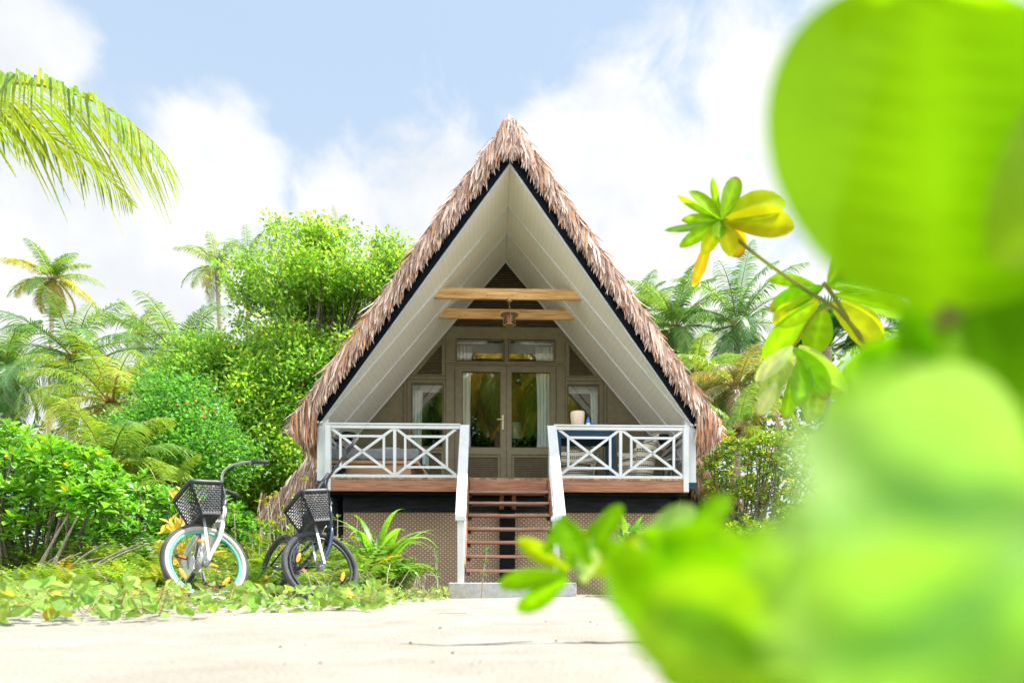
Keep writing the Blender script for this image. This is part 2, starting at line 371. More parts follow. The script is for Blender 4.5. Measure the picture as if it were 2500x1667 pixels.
# ------------------------------------------------------------------ ground
def gnoise(x, y, s=1.0, seed=0.0):
    return (np.sin(x*1.7*s+seed)+np.sin(y*2.1*s+1.3+seed*2)+np.sin((x+y)*3.1*s+.7)*.6+np.sin((x-y*1.3)*5.3*s+2.1+seed)*.4+np.sin((x*2.2+y)*8.9*s)*.25)/3.25
def gh(x, y):
    x = np.asarray(x, float); y = np.asarray(y, float)
    h = .020*gnoise(x, y, .9)+.012*gnoise(x, y, 3.3, 2)+.007*gnoise(x, y, 6.1, 5)
    # low bank under the trailing vines and rising soil under the thicket
    h = h+.015*np.exp(-((y-3.2)/1.2)**2)*(1/(1+np.exp((x+1.0)*3)))
    fade = np.clip((np.hypot(x, y)-0.5)/1.5, 0, 1)
    return h*fade
def gz(x, y): return float(gh(x, y))
def make_ground():
    a = np.concatenate([[-600, -250, -120, -60, -30, -18], np.linspace(-12, 12, 241), [18, 30, 60, 120, 250, 600]])
    b = np.concatenate([[-300, -100, -40, -15, -6], np.linspace(-2, 14, 181), [18, 25, 40, 80, 160, 400, 1200]])
    X, Y = np.meshgrid(a, b, indexing='ij')
    Z = gh(X, Y)
    Z[(np.abs(X) > 13) | (Y > 16) | (Y < -3)] = 0
    n, m = X.shape
    V = np.stack([X, Y, Z], -1).reshape(-1, 3)
    i = np.arange(n-1)[:, None]; j = np.arange(m-1)[None, :]
    Q = np.stack([i*m+j, (i+1)*m+j, (i+1)*m+j+1, i*m+j+1], -1).reshape(-1, 4)
    # where the litter of the thicket lies
    e = X+.35*gnoise(X, Y, 1.1, 4)
    lim = np.interp(Y, [2, 5.9, 6.4, 8, 9.6, 12, 13], [-30, -14, -2.2, -1.6, -2.6, -3.2, 30])
    soil = ((e < lim) & (Y > 5.8)) | ((e > 2.6) & (Y > 8.0)) | (Y > 12.5)
    c = np.where(soil[..., None], np.array([.16, .12, .07]), np.array([.33, .314, .284])).reshape(-1, 3)
    mb = MB(); mb.add(V, Q, C=c)
    m_ = mat('sand', (1, 1, 1), (.80, .77, .72), 3.0, .95, .5, 90, attr=True, detail=8)
    o = mb.build('sand_ground', m_, smooth=True); tag(o, kind='structure')
make_ground()

# ------------------------------------------------------------------ the hut
TH = R(1.8); OX, OY = -.06, 10.36
HM = Matrix.Translation((OX, OY, 0)) @ Matrix.Rotation(TH, 4, 'Z')
def HL(x, y, z): return HM @ Vector((x, y, z))
def hthing(name, label, cat, loc, rz=0, group=None): return thing(name, label, cat, HL(*loc), TH+rz, group)
K = 1.185; ZR = 6.2; DK = 1.84; EX = 2.96; YW = 1.87
def zs(x): return ZR-K*abs(x)
def yr(x): return -1.0+min(abs(x), EX)/EX
hut = thing('thatched_hut', 'A-frame hut on posts with shaggy palm thatch, white porch rails and olive front', 'hut', (OX, OY, 0), TH)

# porch ceiling, both slopes, with thin battens
def soffit():
    mb = MB()
    for s in (-1, 1):
        xs = np.linspace(0, EX, 12); V = []
        for x in xs: V += [(s*x, yr(x), zs(x)), (s*x, YW+.06, zs(x)), (s*x, YW+.06, zs(x)+.03), (s*x, yr(x), zs(x)+.03)]
        Q = []
        for i in range(11):
            a = 4*i; b = 4*(i+1)
            Q += [(a, a+1, b+1, b), (a+1, a+2, b+2, b+1), (a+2, a+3, b+3, b+2), (a+3, a, b, b+3)]
        mb.add(V, Q)
    mb.build('porch_ceiling', M['soffit'], hut)
    for yb in (.10, .88, 1.845):
        b = MB()
        for s in (-1, 1):
            off = .016
            bar(b, (0, yb, zs(0)-off), (s*EX*.995, yb, zs(EX*.995)-off), .022, .022, (0, 1, 0))
        b.build('ceiling_batten', M['white'], hut)
    b = MB()
    for s in (-1, 1): bar(b, (0, yr(0)+.015, zs(0)-.012), (s*EX, yr(EX)+.015, zs(EX)-.012), .03, .05, (0, 0, 1))
    b.build('edge_moulding', M['white'], hut)
soffit()
def rake_board():
    mb = MB()
    for s in (-1, 1):
        xs = np.linspace(0, EX+.12, 8); V = []
        for x in xs:
            y = -1.0+x/EX
            V += [(s*x, y-.03, zs(x)-.004), (s*x, y-.03, zs(x)+.42), (s*x, y+.02, zs(x)+.42), (s*x, y+.02, zs(x)-.004)]
        Q = []
        for i in range(7):
            a = 4*i; b = 4*(i+1); Q += [(a, a+1, b+1, b), (a+1, a+2, b+2, b+1), (a+2, a+3, b+3, b+2), (a+3, a, b, b+3)]
        mb.add(V, Q)
    mb.build('rake_board', mat('navy_black_board', (.0025, .005, .009), (.005, .009, .014), 4, .9, spec=.1), hut)
rake_board()

# thatch: solid body, then the hanging strips
TT = .58
def thatch():
    mb = MB()
    def slab(x0, x1, y0f, y1, lo, hi):
        for s in (-1, 1):
            xs = np.linspace(x0, x1, 9); V = []
            for x in xs:
                y0 = y0f(x); hh = hi-.0*x
                V += [(s*x, y0, zs(x)+lo), (s*x, y1, zs(x)+lo), (s*x, y1, zs(x)+hh), (s*x, y0, zs(x)+hh)]
            Q = []
            for i in range(8):
                a = 4*i; b = 4*(i+1); Q += [(a, a+1, b+1, b), (a+1, a+2, b+2, b+1), (a+2, a+3, b+3, b+2), (a+3, a, b, b+3)]
            Q += [(0, 3, 2, 1), (32, 33, 34, 35)]
            mb.add(V, Q)
    slab(0, 3.28, lambda x: -1.0+x/EX+.03, 1.9, .03, TT-.04)
    slab(0, 4.45, lambda x: 1.9, 8.2, .03, TT-.04)
    tube(mb, [(0, -.95, ZR+TT-.16), (0, 8.2, ZR+TT-.16)], .13, 10)
    body = mb.build('thatch_roof', M['thatchfill'], hut)
    st = MB()
    greys = np.array([lin(208, 186, 174), lin(196, 172, 160), lin(178, 152, 138), lin(218, 200, 190), lin(152, 126, 112), lin(196, 160, 136)])
    tans = np.array([lin(186, 128, 84), lin(205, 150, 105), lin(150, 95, 60), lin(190, 140, 100)])
    def strips(P, D, L, Wd, cols, bend):
        "P base, D unit direction, bend added to the tip"
        n = len(P); nrm = rg.normal(size=(n, 3))*.45+np.array([0, -1, 0.0])
        S = np.cross(D, nrm); S /= np.linalg.norm(S, axis=1, keepdims=True)
        us = np.array([0, .35, .75, 1.0]); ws = np.array([.8, 1.0, .7, .08])
        V = P[:, None, :]+us[None, :, None]*L[:, None, None]*D[:, None, :]+(us**2)[None, :, None]*bend[:, None, :]
        A = V-ws[None, :, None]*Wd[:, None, None]*S[:, None, :]/2; B = V+ws[None, :, None]*Wd[:, None, None]*S[:, None, :]/2
        VV = np.stack([A, B], 2).reshape(n, 8, 3)
        b = np.arange(n)[:, None]*8
        Q = np.concatenate([b+np.array([2*i, 2*i+1, 2*i+3, 2*i+2]) for i in range(3)], 1).reshape(-1, 4)
        st.add(VV.reshape(-1, 3), Q, C=np.repeat(cols, 8, 0))
    def cols(n, tan):
        g = greys[rg.integers(0, len(greys), n)]; t = tans[rg.integers(0, len(tans), n)]
        k = (rg.random(n) < tan)[:, None]
        return np.where(k, t, g)*rg.uniform(.8, 1.65, (n, 1))
    for s in (-1, 1):
        # front fringe of the gable, three layers of hanging strips
        for lay, (h0, h1, n, ln, tan) in enumerate([(.40, .47, 900, .27, .1), (.47, .55, 1050, .32, .05), (.53, .61, 1050, .34, .10)]):
            x = rg.uniform(-.05, EX+.33, n); h = rg.uniform(h0, h1, n)
            clump = np.sin(x*19+lay*2)*.5+np.sin(x*43+lay)*.5
            P = np.stack([s*x, -1.0+np.clip(x, 0, 4)/EX-.035-.02*lay-rg.random(n)*.04, ZR-K*np.abs(x)+h], -1)
            ang = rg.normal(.09, .085, n)+clump*.06
            D = np.stack([s*np.sin(ang), -rg.uniform(.02, .14, n), -np.cos(ang)], -1); D /= np.linalg.norm(D, axis=1, keepdims=True)
            L = ln*rg.uniform(.7, 1.2, n)*(1+.18*clump)
            strips(P, D, L, rg.uniform(.024, .050, n), cols(n, tan), np.stack([s*rg.normal(0, .03, n), rg.normal(0, .02, n), -rg.random(n)*.02], -1))
        # outer silhouette and top of the slope, strips lying down the slope
        n = 3600
        x = rg.uniform(0, EX+.35, n); back = rg.random(n)**1.5*1.2
        P = np.stack([s*x, -1.0+x/EX-.05+back, ZR-K*x+TT-.03+rg.uniform(-.02, .045, n)-.0*x], -1)
        P[:, 2] -= np.where(x < .14, (.14-x)*.9, 0)
        a = rg.normal(0, .10, n)+math.atan(K)-.05
        D = np.stack([s*np.cos(a), -rg.uniform(-.05, .2, n), -np.sin(a)], -1); D /= np.linalg.norm(D, axis=1, keepdims=True)
        strips(P, D, rg.uniform(.18, .42, n), rg.uniform(.016, .03, n), cols(n, .28), np.stack([0*x, 0*x, -rg.random(n)*.05], -1))
        # eave tips hanging past the porch post
        n = 3000
        y = rg.uniform(-.12, 1.9, n); y[:1200] = rg.uniform(-.1, .25, 1200)
        x = rg.uniform(3.0, 3.38, n); top = ZR-K*x+TT*rg.uniform(.3, 1.0, n)
        top = np.maximum(top, 2.30+.62*(x-3.0)+.12)
        P = np.stack([s*x, y, top], -1)
        a = rg.normal(.12, .14, n)
        D = np.stack([s*np.sin(a)*.6-s*.12*(x-3.1), -rg.uniform(-.05, .1, n), -np.cos(a)], -1); D /= np.linalg.norm(D, axis=1, keepdims=True)
        strips(P, D, np.clip(top-(2.26+.62*(x-3.0))+rg.normal(0, .04, n), .12, .42), rg.uniform(.012, .028, n), cols(n, .42), np.stack([-s*.06*rg.random(n), 0*x, -rg.random(n)*.03], -1))
        # stubby inner eave fill
        n = 900
        x = rg.uniform(3.03, 3.3, n); P = np.stack([s*x, rg.uniform(.0, 1.9, n), rg.uniform(2.5, 2.75, n)], -1)
        D = np.stack([0*x, 0*x, -np.ones(n)], -1)+rg.normal(0, .08, (n, 3)); D /= np.linalg.norm(D, axis=1, keepdims=True)
        strips(P, D, rg.uniform(.2, .34, n), rg.uniform(.012, .024, n), cols(n, .55), 0*P)
        # wider main roof behind the porch, its own ragged front
        for (h0, h1, n, ln) in [(.05, .35, 900, .28), (.25, .52, 900, .3), (.42, .66, 900, .3)]:
            x = rg.uniform(2.95, 4.75, n); h = rg.uniform(h0, h1, n)
            P = np.stack([s*x, 1.86-rg.random(n)*.06, ZR-K*x+h], -1)
            a = rg.normal(.18, .2, n)
            D = np.stack([s*np.sin(a), -rg.uniform(.02, .2, n), -np.cos(a)], -1); D /= np.linalg.norm(D, axis=1, keepdims=True)
            strips(P, D, ln*rg.uniform(.75, 1.3, n), rg.uniform(.018, .036, n), cols(n, .12), np.stack([0*x, 0*x, -rg.random(n)*.03], -1))
        n = 2400
        x = rg.uniform(0, 4.5, n); P = np.stack([s*x, 1.9+rg.random(n)**1.3*6.0, ZR-K*x+TT-.03+rg.uniform(-.02, .05, n)], -1)
        a = rg.normal(0, .10, n)+math.atan(K)-.05
        D = np.stack([s*np.cos(a), 0*x, -np.sin(a)], -1)
        strips(P, D, rg.uniform(.3, .6, n), rg.uniform(.02, .05, n), cols(n, .4), np.stack([0*x, 0*x, -rg.random(n)*.05], -1))
        n = 1500
        P = np.stack([s*rg.uniform(4.1, 4.5, n), rg.uniform(1.8, 8.2, n), rg.uniform(1.3, 1.9, n)], -1)
        D = np.stack([s*rg.normal(.2, .1, n), 0*P[:, 0], -np.ones(n)], -1)
        strips(P, D, rg.uniform(.25, .5, n), rg.uniform(.02, .04, n), cols(n, .5), 0*P)
    # ridge wisps
    n = 170
    P = np.stack([rg.normal(0, .09, n), -1.06+rg.random(n)*1.0, ZR+TT-.045+rg.uniform(-.05, .02, n)], -1)
    D = np.stack([np.sign(rg.normal(size=n))*rg.uniform(.3, .7, n), -rg.uniform(0, .4, n), -rg.uniform(.8, 1.2, n)], -1); D /= np.linalg.norm(D, axis=1, keepdims=True)
    strips(P, D, rg.uniform(.12, .24, n), rg.uniform(.016, .03, n), cols(n, .3)*.8, 0*P)
    n = 420
    P = np.stack([rg.normal(0, .05, n), -1.08-rg.random(n)*.05, ZR+TT+rg.uniform(-.35, -.06, n)], -1)
    D = np.stack([rg.normal(0, .2, n), -rg.uniform(0, .1, n), -np.ones(n)], -1)
    strips(P, D, rg.uniform(.2, .34, n), rg.uniform(.016, .034, n), cols(n, .05), 0*P)
    st.build('hanging_thatch', M['thatch'], body)
thatch()

# porch posts, side walls
def porch_side():
    for s in (-1, 1):
        b = MB(); prism(b, [(s*2.82, 1.80), (s*3.0, 1.80), (s*3.0, zs(3.0)+.1), (s*2.82, zs(2.82)+.0)], 0.01, .13)
        b.build('porch_post', M['white'], hut, bevel=.004)
        b = MB(); box(b, s*2.83 if s > 0 else -2.99, s*2.99 if s > 0 else -2.83, .015, .125, 1.70, 1.795); b.build('post_foot', M['bluewood'], hut)
        b = MB(); box(b, min(s*2.9, s*3.22), max(s*2.9, s*3.22), -.03, .16, zs(3.0)+.05, zs(3.0)+.085); b.build('eave_cap', M['white'], hut)
        b = MB()
        for i in range(16):
            y0 = .135+i*.108; box(b, min(s*2.975, s*2.992), max(s*2.975, s*2.992), y0, y0+.104, DK, zs(2.98)-.0)
        box(b, min(s*2.995, s*3.01), max(s*2.995, s*3.01), .12, YW, DK-.1, zs(3.0)+.02)
        b.build('side_wall', M['white'], hut)
        # cross braces on the side wall
        b = MB()
        for (ya, yb) in ((.2, 1.0), (1.0, 1.8)):
            bar(b, (s*2.955, ya, DK+.06), (s*2.955, yb, DK+.72), .02, .03, (1, 0, 0)); bar(b, (s*2.95, yb, DK+.06), (s*2.95, ya, DK+.72), .02, .03, (1, 0, 0))
        bar(b, (s*2.95, .13, DK+.745), (s*2.95, 1.86, DK+.745), .04, .05)
        b.build('side_rail', M['white'], hut)
porch_side()
for (y, z, hw) in ((.26, 4.872, 0), (1.07, 4.882, 0)):
    b = MB(); h = .165
    zb = z-h/2; zt = z+h/2
    xb = (ZR-zb)/K; xt = (ZR-zt)/K
    prism(b, [(-xb+.004, zb), (xb-.004, zb), (xt-.004, zt), (-xt+.004, zt)], y-.025, y+.025)
    o = b.build('tie_beam', M['pine'], hut)
    # knots
    for i in range(5):
        kb = MB(); kx = rnd.uniform(-.95, .95); kz = rnd.uniform(zb+.03, zt-.03)
        lathe(kb, [(0, 0), (.007, .0), (.012, -.002)], (kx, y-.0262, kz), 10, Matrix.Rotation(R(90), 4, 'X'))
        kb.build('knot', M.setdefault('knot', None) or M.update(knot=mat('knot_wood', (.22, .09, .03), (.32, .15, .06), 60, .6)) or M['knot'], o)

# gable wall, with openings
def cell(mb, x0, x1, z0, z1, y0, y1, inset=0.0):
    poly = [(x0, z0), (x1, z0), (x1, z1), (x0, z1)]
    poly = clip(poly, K, 1, ZR-.002-inset); poly = clip(poly, -K, 1, ZR-.002-inset)
    if len(poly) >= 3: prism(mb, poly, y0, y1)
def louvres(mb, x0, x1, z0, z1, y, pitch=.034, inset=0):
    z = z0
    while z < z1:
        poly = [(x0, z), (x1, z), (x1, z+pitch*.78), (x0, z+pitch*.78)]
        poly = clip(poly, K, 1, ZR-inset); poly = clip(poly, -K, 1, ZR-inset)
        if len(poly) >= 3:
            n = len(poly); zz0 = min(p[1] for p in poly)
            V = [(px, y+(pz-z)*.55, pz) for px, pz in poly]+[(px, y+.010+(pz-z)*.55, pz) for px, pz in poly]
            T = [(0, i, i+1) for i in range(1, n-1)]+[(n, n+i+1, n+i) for i in range(1, n-1)]
            mb.add(V, [(i, n+i, n+(i+1) % n, (i+1) % n) for i in range(n)], T)
        z += pitch
def gable():
    y0, y1 = YW, YW+.08
    mb = MB()
    cell(mb, -1.2, 1.2, 4.745, 4.975, y0, y1)
    cell(mb, -.027, .050, 4.34, 4.745, y0+.005, y1)
    cell(mb, -1.12, 1.12, 4.27, 4.34, y0, y1)
    for s in (-1, 1):
        def c(a, b, z0, z1, yy0=y0, inset=0): cell(mb, min(s*a, s*b), max(s*a, s*b), z0, z1, yy0, y1, inset)
        c(.925, 1.115, 4.34, 4.745); c(.945, 1.115, DK, 4.27)
        c(1.115, 1.16, DK, 3.98, y0-.004); c(1.16, 1.75, 3.915, 4.08, y0-.002); c(1.115, 1.16, 3.98, 4.745, y0-.003)
        c(1.16, 1.75, 2.62, 2.73, y0-.002); c(1.16, 1.75, DK, 1.95, y0-.002)
        c(1.16, 1.20, 1.95, 2.62, y0-.002); c(1.71, 1.75, 1.95, 2.62, y0-.002)
        c(1.75, 1.83, DK, 4.08, y0-.006); c(1.836, 2.97, DK, 3.98)
    w = mb.build('front_wall', M['wall'], hut, bevel=.003)
    # louvre backing, kept behind the slats
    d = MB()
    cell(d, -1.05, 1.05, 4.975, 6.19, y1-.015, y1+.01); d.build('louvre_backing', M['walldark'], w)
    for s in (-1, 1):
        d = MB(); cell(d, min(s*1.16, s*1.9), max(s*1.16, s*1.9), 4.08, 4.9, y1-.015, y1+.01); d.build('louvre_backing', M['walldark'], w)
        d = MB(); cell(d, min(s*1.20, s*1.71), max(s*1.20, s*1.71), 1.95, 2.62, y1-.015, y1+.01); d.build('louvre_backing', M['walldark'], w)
    lv = MB(); louvres(lv, -1.1, 1.1, 4.99, 6.12, y0+.025, .046, .03); lv.build('gable_louvre', M['slat'], hut)
    for s in (-1, 1):
        lv = MB(); louvres(lv, min(s*1.19, s*1.9), max(s*1.19, s*1.9), 4.085, 4.80, y0+.018, .033, .125)
        lv.build('side_louvre', M['slat'], hut)
        fr = MB()  # sloping frame of the small louvre
        cell(fr, min(s*1.162, s*1.19), max(s*1.162, s*1.19), 4.08, 4.9, y0-.005, y0+.03)
        a = Vector((s*1.165, 0, zs(1.165)-.075)); b = Vector((s*1.77, 0, zs(1.77)-.075)); a.y = b.y = y0+.012
        bar(fr, a, b, .034, .085, (0, 0, 1)); fr.build('louvre_frame', M['wall'], hut)
        lv = MB(); louvres(lv, min(s*1.20, s*1.71), max(s*1.20, s*1.71), 1.955, 2.61, y0+.02, .033); lv.build('lower_louvre', M['slat'], hut)
        # window
        f = MB(); X0, X1 = min(s*1.16, s*1.75), max(s*1.16, s*1.75)
        for (a, b, c_, d_) in ((X0, X0+.02, 2.73, 3.915), (X1-.02, X1, 2.73, 3.915), (X0+.02, X1-.02, 2.73, 2.75), (X0+.02, X1-.02, 3.895, 3.915)):
            box(f, a, b, y0+.012, y0+.05, c_, d_)
        fo = f.build('window', M['wall'], hut)
        g = MB(); box(g, X0+.02, X1-.02, y0+.028, y0+.033, 2.75, 3.895); g.build('window_pane', M['glass'], fo)
        # transom pane
        f = MB(); X0, X1 = (-.925, -.027) if s < 0 else (.050, .925)
        for (a, b, c_, d_) in ((X0, X0+.02, 4.34, 4.745), (X1-.02, X1, 4.34, 4.745), (X0+.02, X1-.02, 4.34, 4.355), (X0+.02, X1-.02, 4.73, 4.745)):
            box(f, a, b, y0+.012, y0+.05, c_, d_)
        fo = f.build('transom_window', M['wall'], hut)
        g = MB(); box(g, X0+.02, X1-.02, y0+.028, y0+.033, 4.355, 4.73); g.build('transom_pane', M['glass'], fo)
    b = MB(); box(b, -1.115, 1.13, y0-.045, y0-.001, 4.285, 4.312); box(b, -1.115, 1.13, y0-.022, y0-.001, 4.255, 4.284); b.build('drip_rail', M['wall'], hut, bevel=.003)
    # doors
    for s in (-1, 1):
        x0, x1, gx0, gx1 = (-.943, .014, -.803, -.101) if s < 0 else (.018, .943, .115, .826)
        d = MB(); ya, yb = y0+.006, y0+.05
        for (a, b_, c_, e) in ((x0, gx0, DK+.01, 4.262), (gx1, x1, DK+.01, 4.262), (gx0, gx1, 4.136, 4.262), (gx0, gx1, 2.60, 2.737), (gx0, gx1, DK+.01, 1.96)):
            box(d, a, b_, ya, yb, c_, e)
        # bead round the louvre panel
        do = d.build('door', M['wall'], hut, bevel=.003)
        fr = MB()
        for (a, b_, c_, e) in ((gx0, gx0+.045, 1.96, 2.60), (gx1-.045, gx1, 1.96, 2.60), (gx0+.045, gx1-.045, 2.555, 2.60), (gx0+.045, gx1-.045, 1.96, 2.0)):
            box(fr, a, b_, ya+.008, yb-.002, c_, e)
        fr.build('panel_frame', M['wall'], do)
        lv = MB(); louvres(lv, gx0+.045, gx1-.045, 2.0, 2.553, ya+.014, .034); lv.build('door_louvre', M['slat'], do)
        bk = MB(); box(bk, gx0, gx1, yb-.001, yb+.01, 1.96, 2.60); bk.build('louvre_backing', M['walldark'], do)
        g = MB(); box(g, gx0, gx1, y0+.026, y0+.031, 2.737, 4.136); g.build('glass_pane', M['glass'], do)
        if s < 0:
            h = MB(); box(h, -.07, -.035, ya-.012, ya-.001, 3.07, 3.34); bar(h, (-.052, ya-.045, 3.245), (-.155, ya-.045, 3.245), .018, .018); tube(h, [(-.052, ya-.01, 3.245), (-.052, ya-.05, 3.245)], .011)
            h.build('door_handle', mat('polished_brass', (.78, .68, .42), None, 4, .3, metal=.6), do, bevel=.003)
gable()
def grooves():
    b = MB(); y = YW-.0075
    def vert(x, z0, z1, yy=y):
        box(b, x-.004, x+.004, yy, yy+.02, z0, min(z1, zs(x)-.02))
    def hor(x0, x1, z, yy=y): box(b, x0, x1, yy, yy+.02, z-.004, z+.004)
    vert(.016, DK, 4.255, YW+.003)
    for s in (-1, 1):
        vert(s*.946, DK, 4.25); vert(s*1.113, DK, 4.75); vert(s*1.833, DK, 3.98); vert(s*1.90, DK, 3.9)
        hor(min(s*1.115, s*1.83), max(s*1.115, s*1.83), 3.985); hor(min(s*1.12, s*1.78), max(s*1.12, s*1.78), 4.055)
        hor(min(s*1.16, s*1.75), max(s*1.16, s*1.75), 2.675)
        gx0, gx1 = (-.803, -.101) if s < 0 else (.115, .826)
        for (a, c, z0, z1) in ((gx0, gx1, 2.737, 4.136), (gx0, gx1, 1.96, 2.60)):
            for z in (z0, z1): hor(a-.004, c+.004, z, YW+.002)
            for x in (a, c): box(b, x-.004, x+.004, YW+.0025, YW+.02, z0, z1)
        X0, X1 = (-.925, -.027) if s < 0 else (.050, .925)
        for z in (4.34, 4.745): hor(X0, X1, z)
        for x in (X0, X1): box(b, x-.004, x+.004, y-.0005, y+.02, 4.34, 4.745)
        a, c = min(s*1.16, s*1.75), max(s*1.16, s*1.75)
        for z in (2.73, 3.915): hor(a, c, z)
        for x in (a, c): box(b, x-.004, x+.004, y-.0005, y+.02, 2.73, 3.915)
    b.build('joint_lines', M['walldark'], hut)
grooves()
# room behind the glass
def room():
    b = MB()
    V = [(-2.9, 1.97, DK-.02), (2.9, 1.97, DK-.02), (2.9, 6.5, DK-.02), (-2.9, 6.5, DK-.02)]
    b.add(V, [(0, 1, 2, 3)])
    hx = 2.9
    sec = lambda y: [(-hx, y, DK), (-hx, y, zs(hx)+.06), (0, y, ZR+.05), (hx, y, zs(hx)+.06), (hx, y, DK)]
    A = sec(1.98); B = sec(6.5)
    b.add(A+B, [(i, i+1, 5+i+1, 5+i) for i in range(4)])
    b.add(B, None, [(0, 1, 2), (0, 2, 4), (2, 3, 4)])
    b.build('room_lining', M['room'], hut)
    b = MB(); box(b, -1.0, 1.0, 2.04, 2.06, 4.56, 4.745); b.build('window_pelmet', M['roomlight'], hut)
    for s in (-1, 1):
        b = MB(); box(b, min(s*1.17, s*1.76), max(s*1.17, s*1.76), 2.04, 2.06, 3.80, 3.93); b.build('window_pelmet', M['roomlight'], hut)
room()
def curtain(x0, x1, z0, z1, y, folds, label):
    n = folds*8; xs = np.linspace(0, x1-x0, n+1); nz = 8; zz = np.linspace(0, z1-z0, nz)
    V = []
    for k, z in enumerate(zz):
        f = z/(z1-z0); sq = 1-.10*math.sin(f*math.pi)*1.0
        for x in xs:
            ph = x/(x1-x0)*folds*2*math.pi
            V.append((x*sq if x0 < 0 else (x1-x0)-((x1-x0)-x)*sq, .022*math.sin(ph)*(1.2-.5*f)+.006*math.sin(ph*2.3+z*3), z))
    m = n+1
    Q = [(k*m+i, k*m+i+1, (k+1)*m+i+1, (k+1)*m+i) for k in range(nz-1) for i in range(n)]
    mb = MB(); mb.add(V, Q); o = mb.build('curtain', M['curtain'], smooth=True)
    o.location = HL(x0, y, z0); o.rotation_euler = (0, 0, TH); tag(o, label, 'curtain', 'white curtains behind the glass')
curtain(-.97, -.63, DK, 4.66, 1.995, 5, 'white curtain behind the glass of the left door, drawn to the left')
curtain(.56, .97, DK, 4.66, 1.995, 6, 'white curtain behind the glass of the right door, drawn to the right')
curtain(-1.80, -1.55, DK, 3.82, 1.995, 4, 'narrow white curtain in the small window left of the doors')
curtain(1.60, 1.82, DK, 3.82, 1.995, 4, 'narrow white curtain in the small window right of the doors')
t = hthing('table_lamp', 'pale green shaded lamp standing inside behind the right door glass', 'lamp', (.22, 3.0, DK))
b = MB(); lathe(b, [(.0, 0), (.26, 0), (.26, .9), (.0, .9)], (0, 0, 0), 20); b.build('stand', M['daywood'], t)
b = MB(); lathe(b, [(.0, .9), (.08, .9), (.05, 1.05), (.03, 1.2), (.03, 1.3)], (0, 0, 0), 20); b.build('lamp_base', M['blackmetal'], t)
b = MB(); lathe(b, [(.17, 1.28), (.12, 1.62)], (0, 0, 0), 28); b.build('lamp_shade', M['lampshade'], t, smooth=True)

# deck
def deck():
    b = MB(); n = 62; wd = 5.56/n
    for i in range(n):
        x0 = -2.78+i*wd; box(b, x0+.003, x0+wd-.003, -.115+rnd.uniform(-.006, .006), 1.97, DK-.034+rnd.uniform(-.002, .002), DK, C=np.array([1, 1, 1])*rnd.uniform(.55, 1.2))
    d = b.build('deck', M['deckboard'], hut)
    for s in (-1, 1):
        b = MB(); box(b, min(s*.80, s*2.765), max(s*.80, s*2.765), -.11, -.07, 1.625, DK-.037); b.build('deck_fascia', M['deck'], hut, bevel=.004)
    b = MB(); box(b, -.60, .60, -.14, -.10, 1.635, DK-.037); b.build('deck_fascia', M['deck'], hut, bevel=.004)
    b = MB(); box(b, -2.9, 2.9, .10, 1.9, DK-.22, DK-.045); b.build('floor_joists', M['black'], hut)
    b = MB(); box(b, -2.72, 2.74, .55, .62, 1.375, 1.618); b.build('bearer_beam', mat('tarred_beam', (.006, .008, .012), (.022, .028, .036), 2.5, .5, .2, 15, (1, 6, 6), spec=.2), hut)
    for s in (-1, 1):
        b = MB(); box(b, min(s*.13, s*2.72), max(s*.13, s*2.72), .60, .63, 0.0, 1.385); b.build('woven_panel', M['woven'], hut)
        b = MB(); tube(b, [(s*2.83, .62, -.1), (s*2.83, .62, 1.62)], .095, 14); b.build('stilt', M['black'], hut, smooth=True)
        b = MB(); tube(b, [(s*2.83, 1.8, -.1), (s*2.83, 1.8, 1.62)], .095, 14); b.build('stilt', M['black'], hut, smooth=True)
        b = MB()
        box(b, s*.1-.035, s*.1+.035, .28, .33, 1.40, 1.66); b.build('hanger_block', M['deck'], hut)
    b = MB(); box(b, -.125, .125, .50, .66, -.1, 1.44); b.build('stilt', M['black'], hut, bevel=.02)
    for s in (-1, 1): b = MB(); box(b, min(s*3.0, s*2.83), max(s*3.0, s*2.83), 1.88, 2.0, -.1, 1.8); b.build('rear_stilt', M['black'], hut)
    b = MB(); box(b, -2.9, 2.9, 1.98, 8.0, -.1, DK-.03); b.build('plinth', M['black'], hut)
deck()
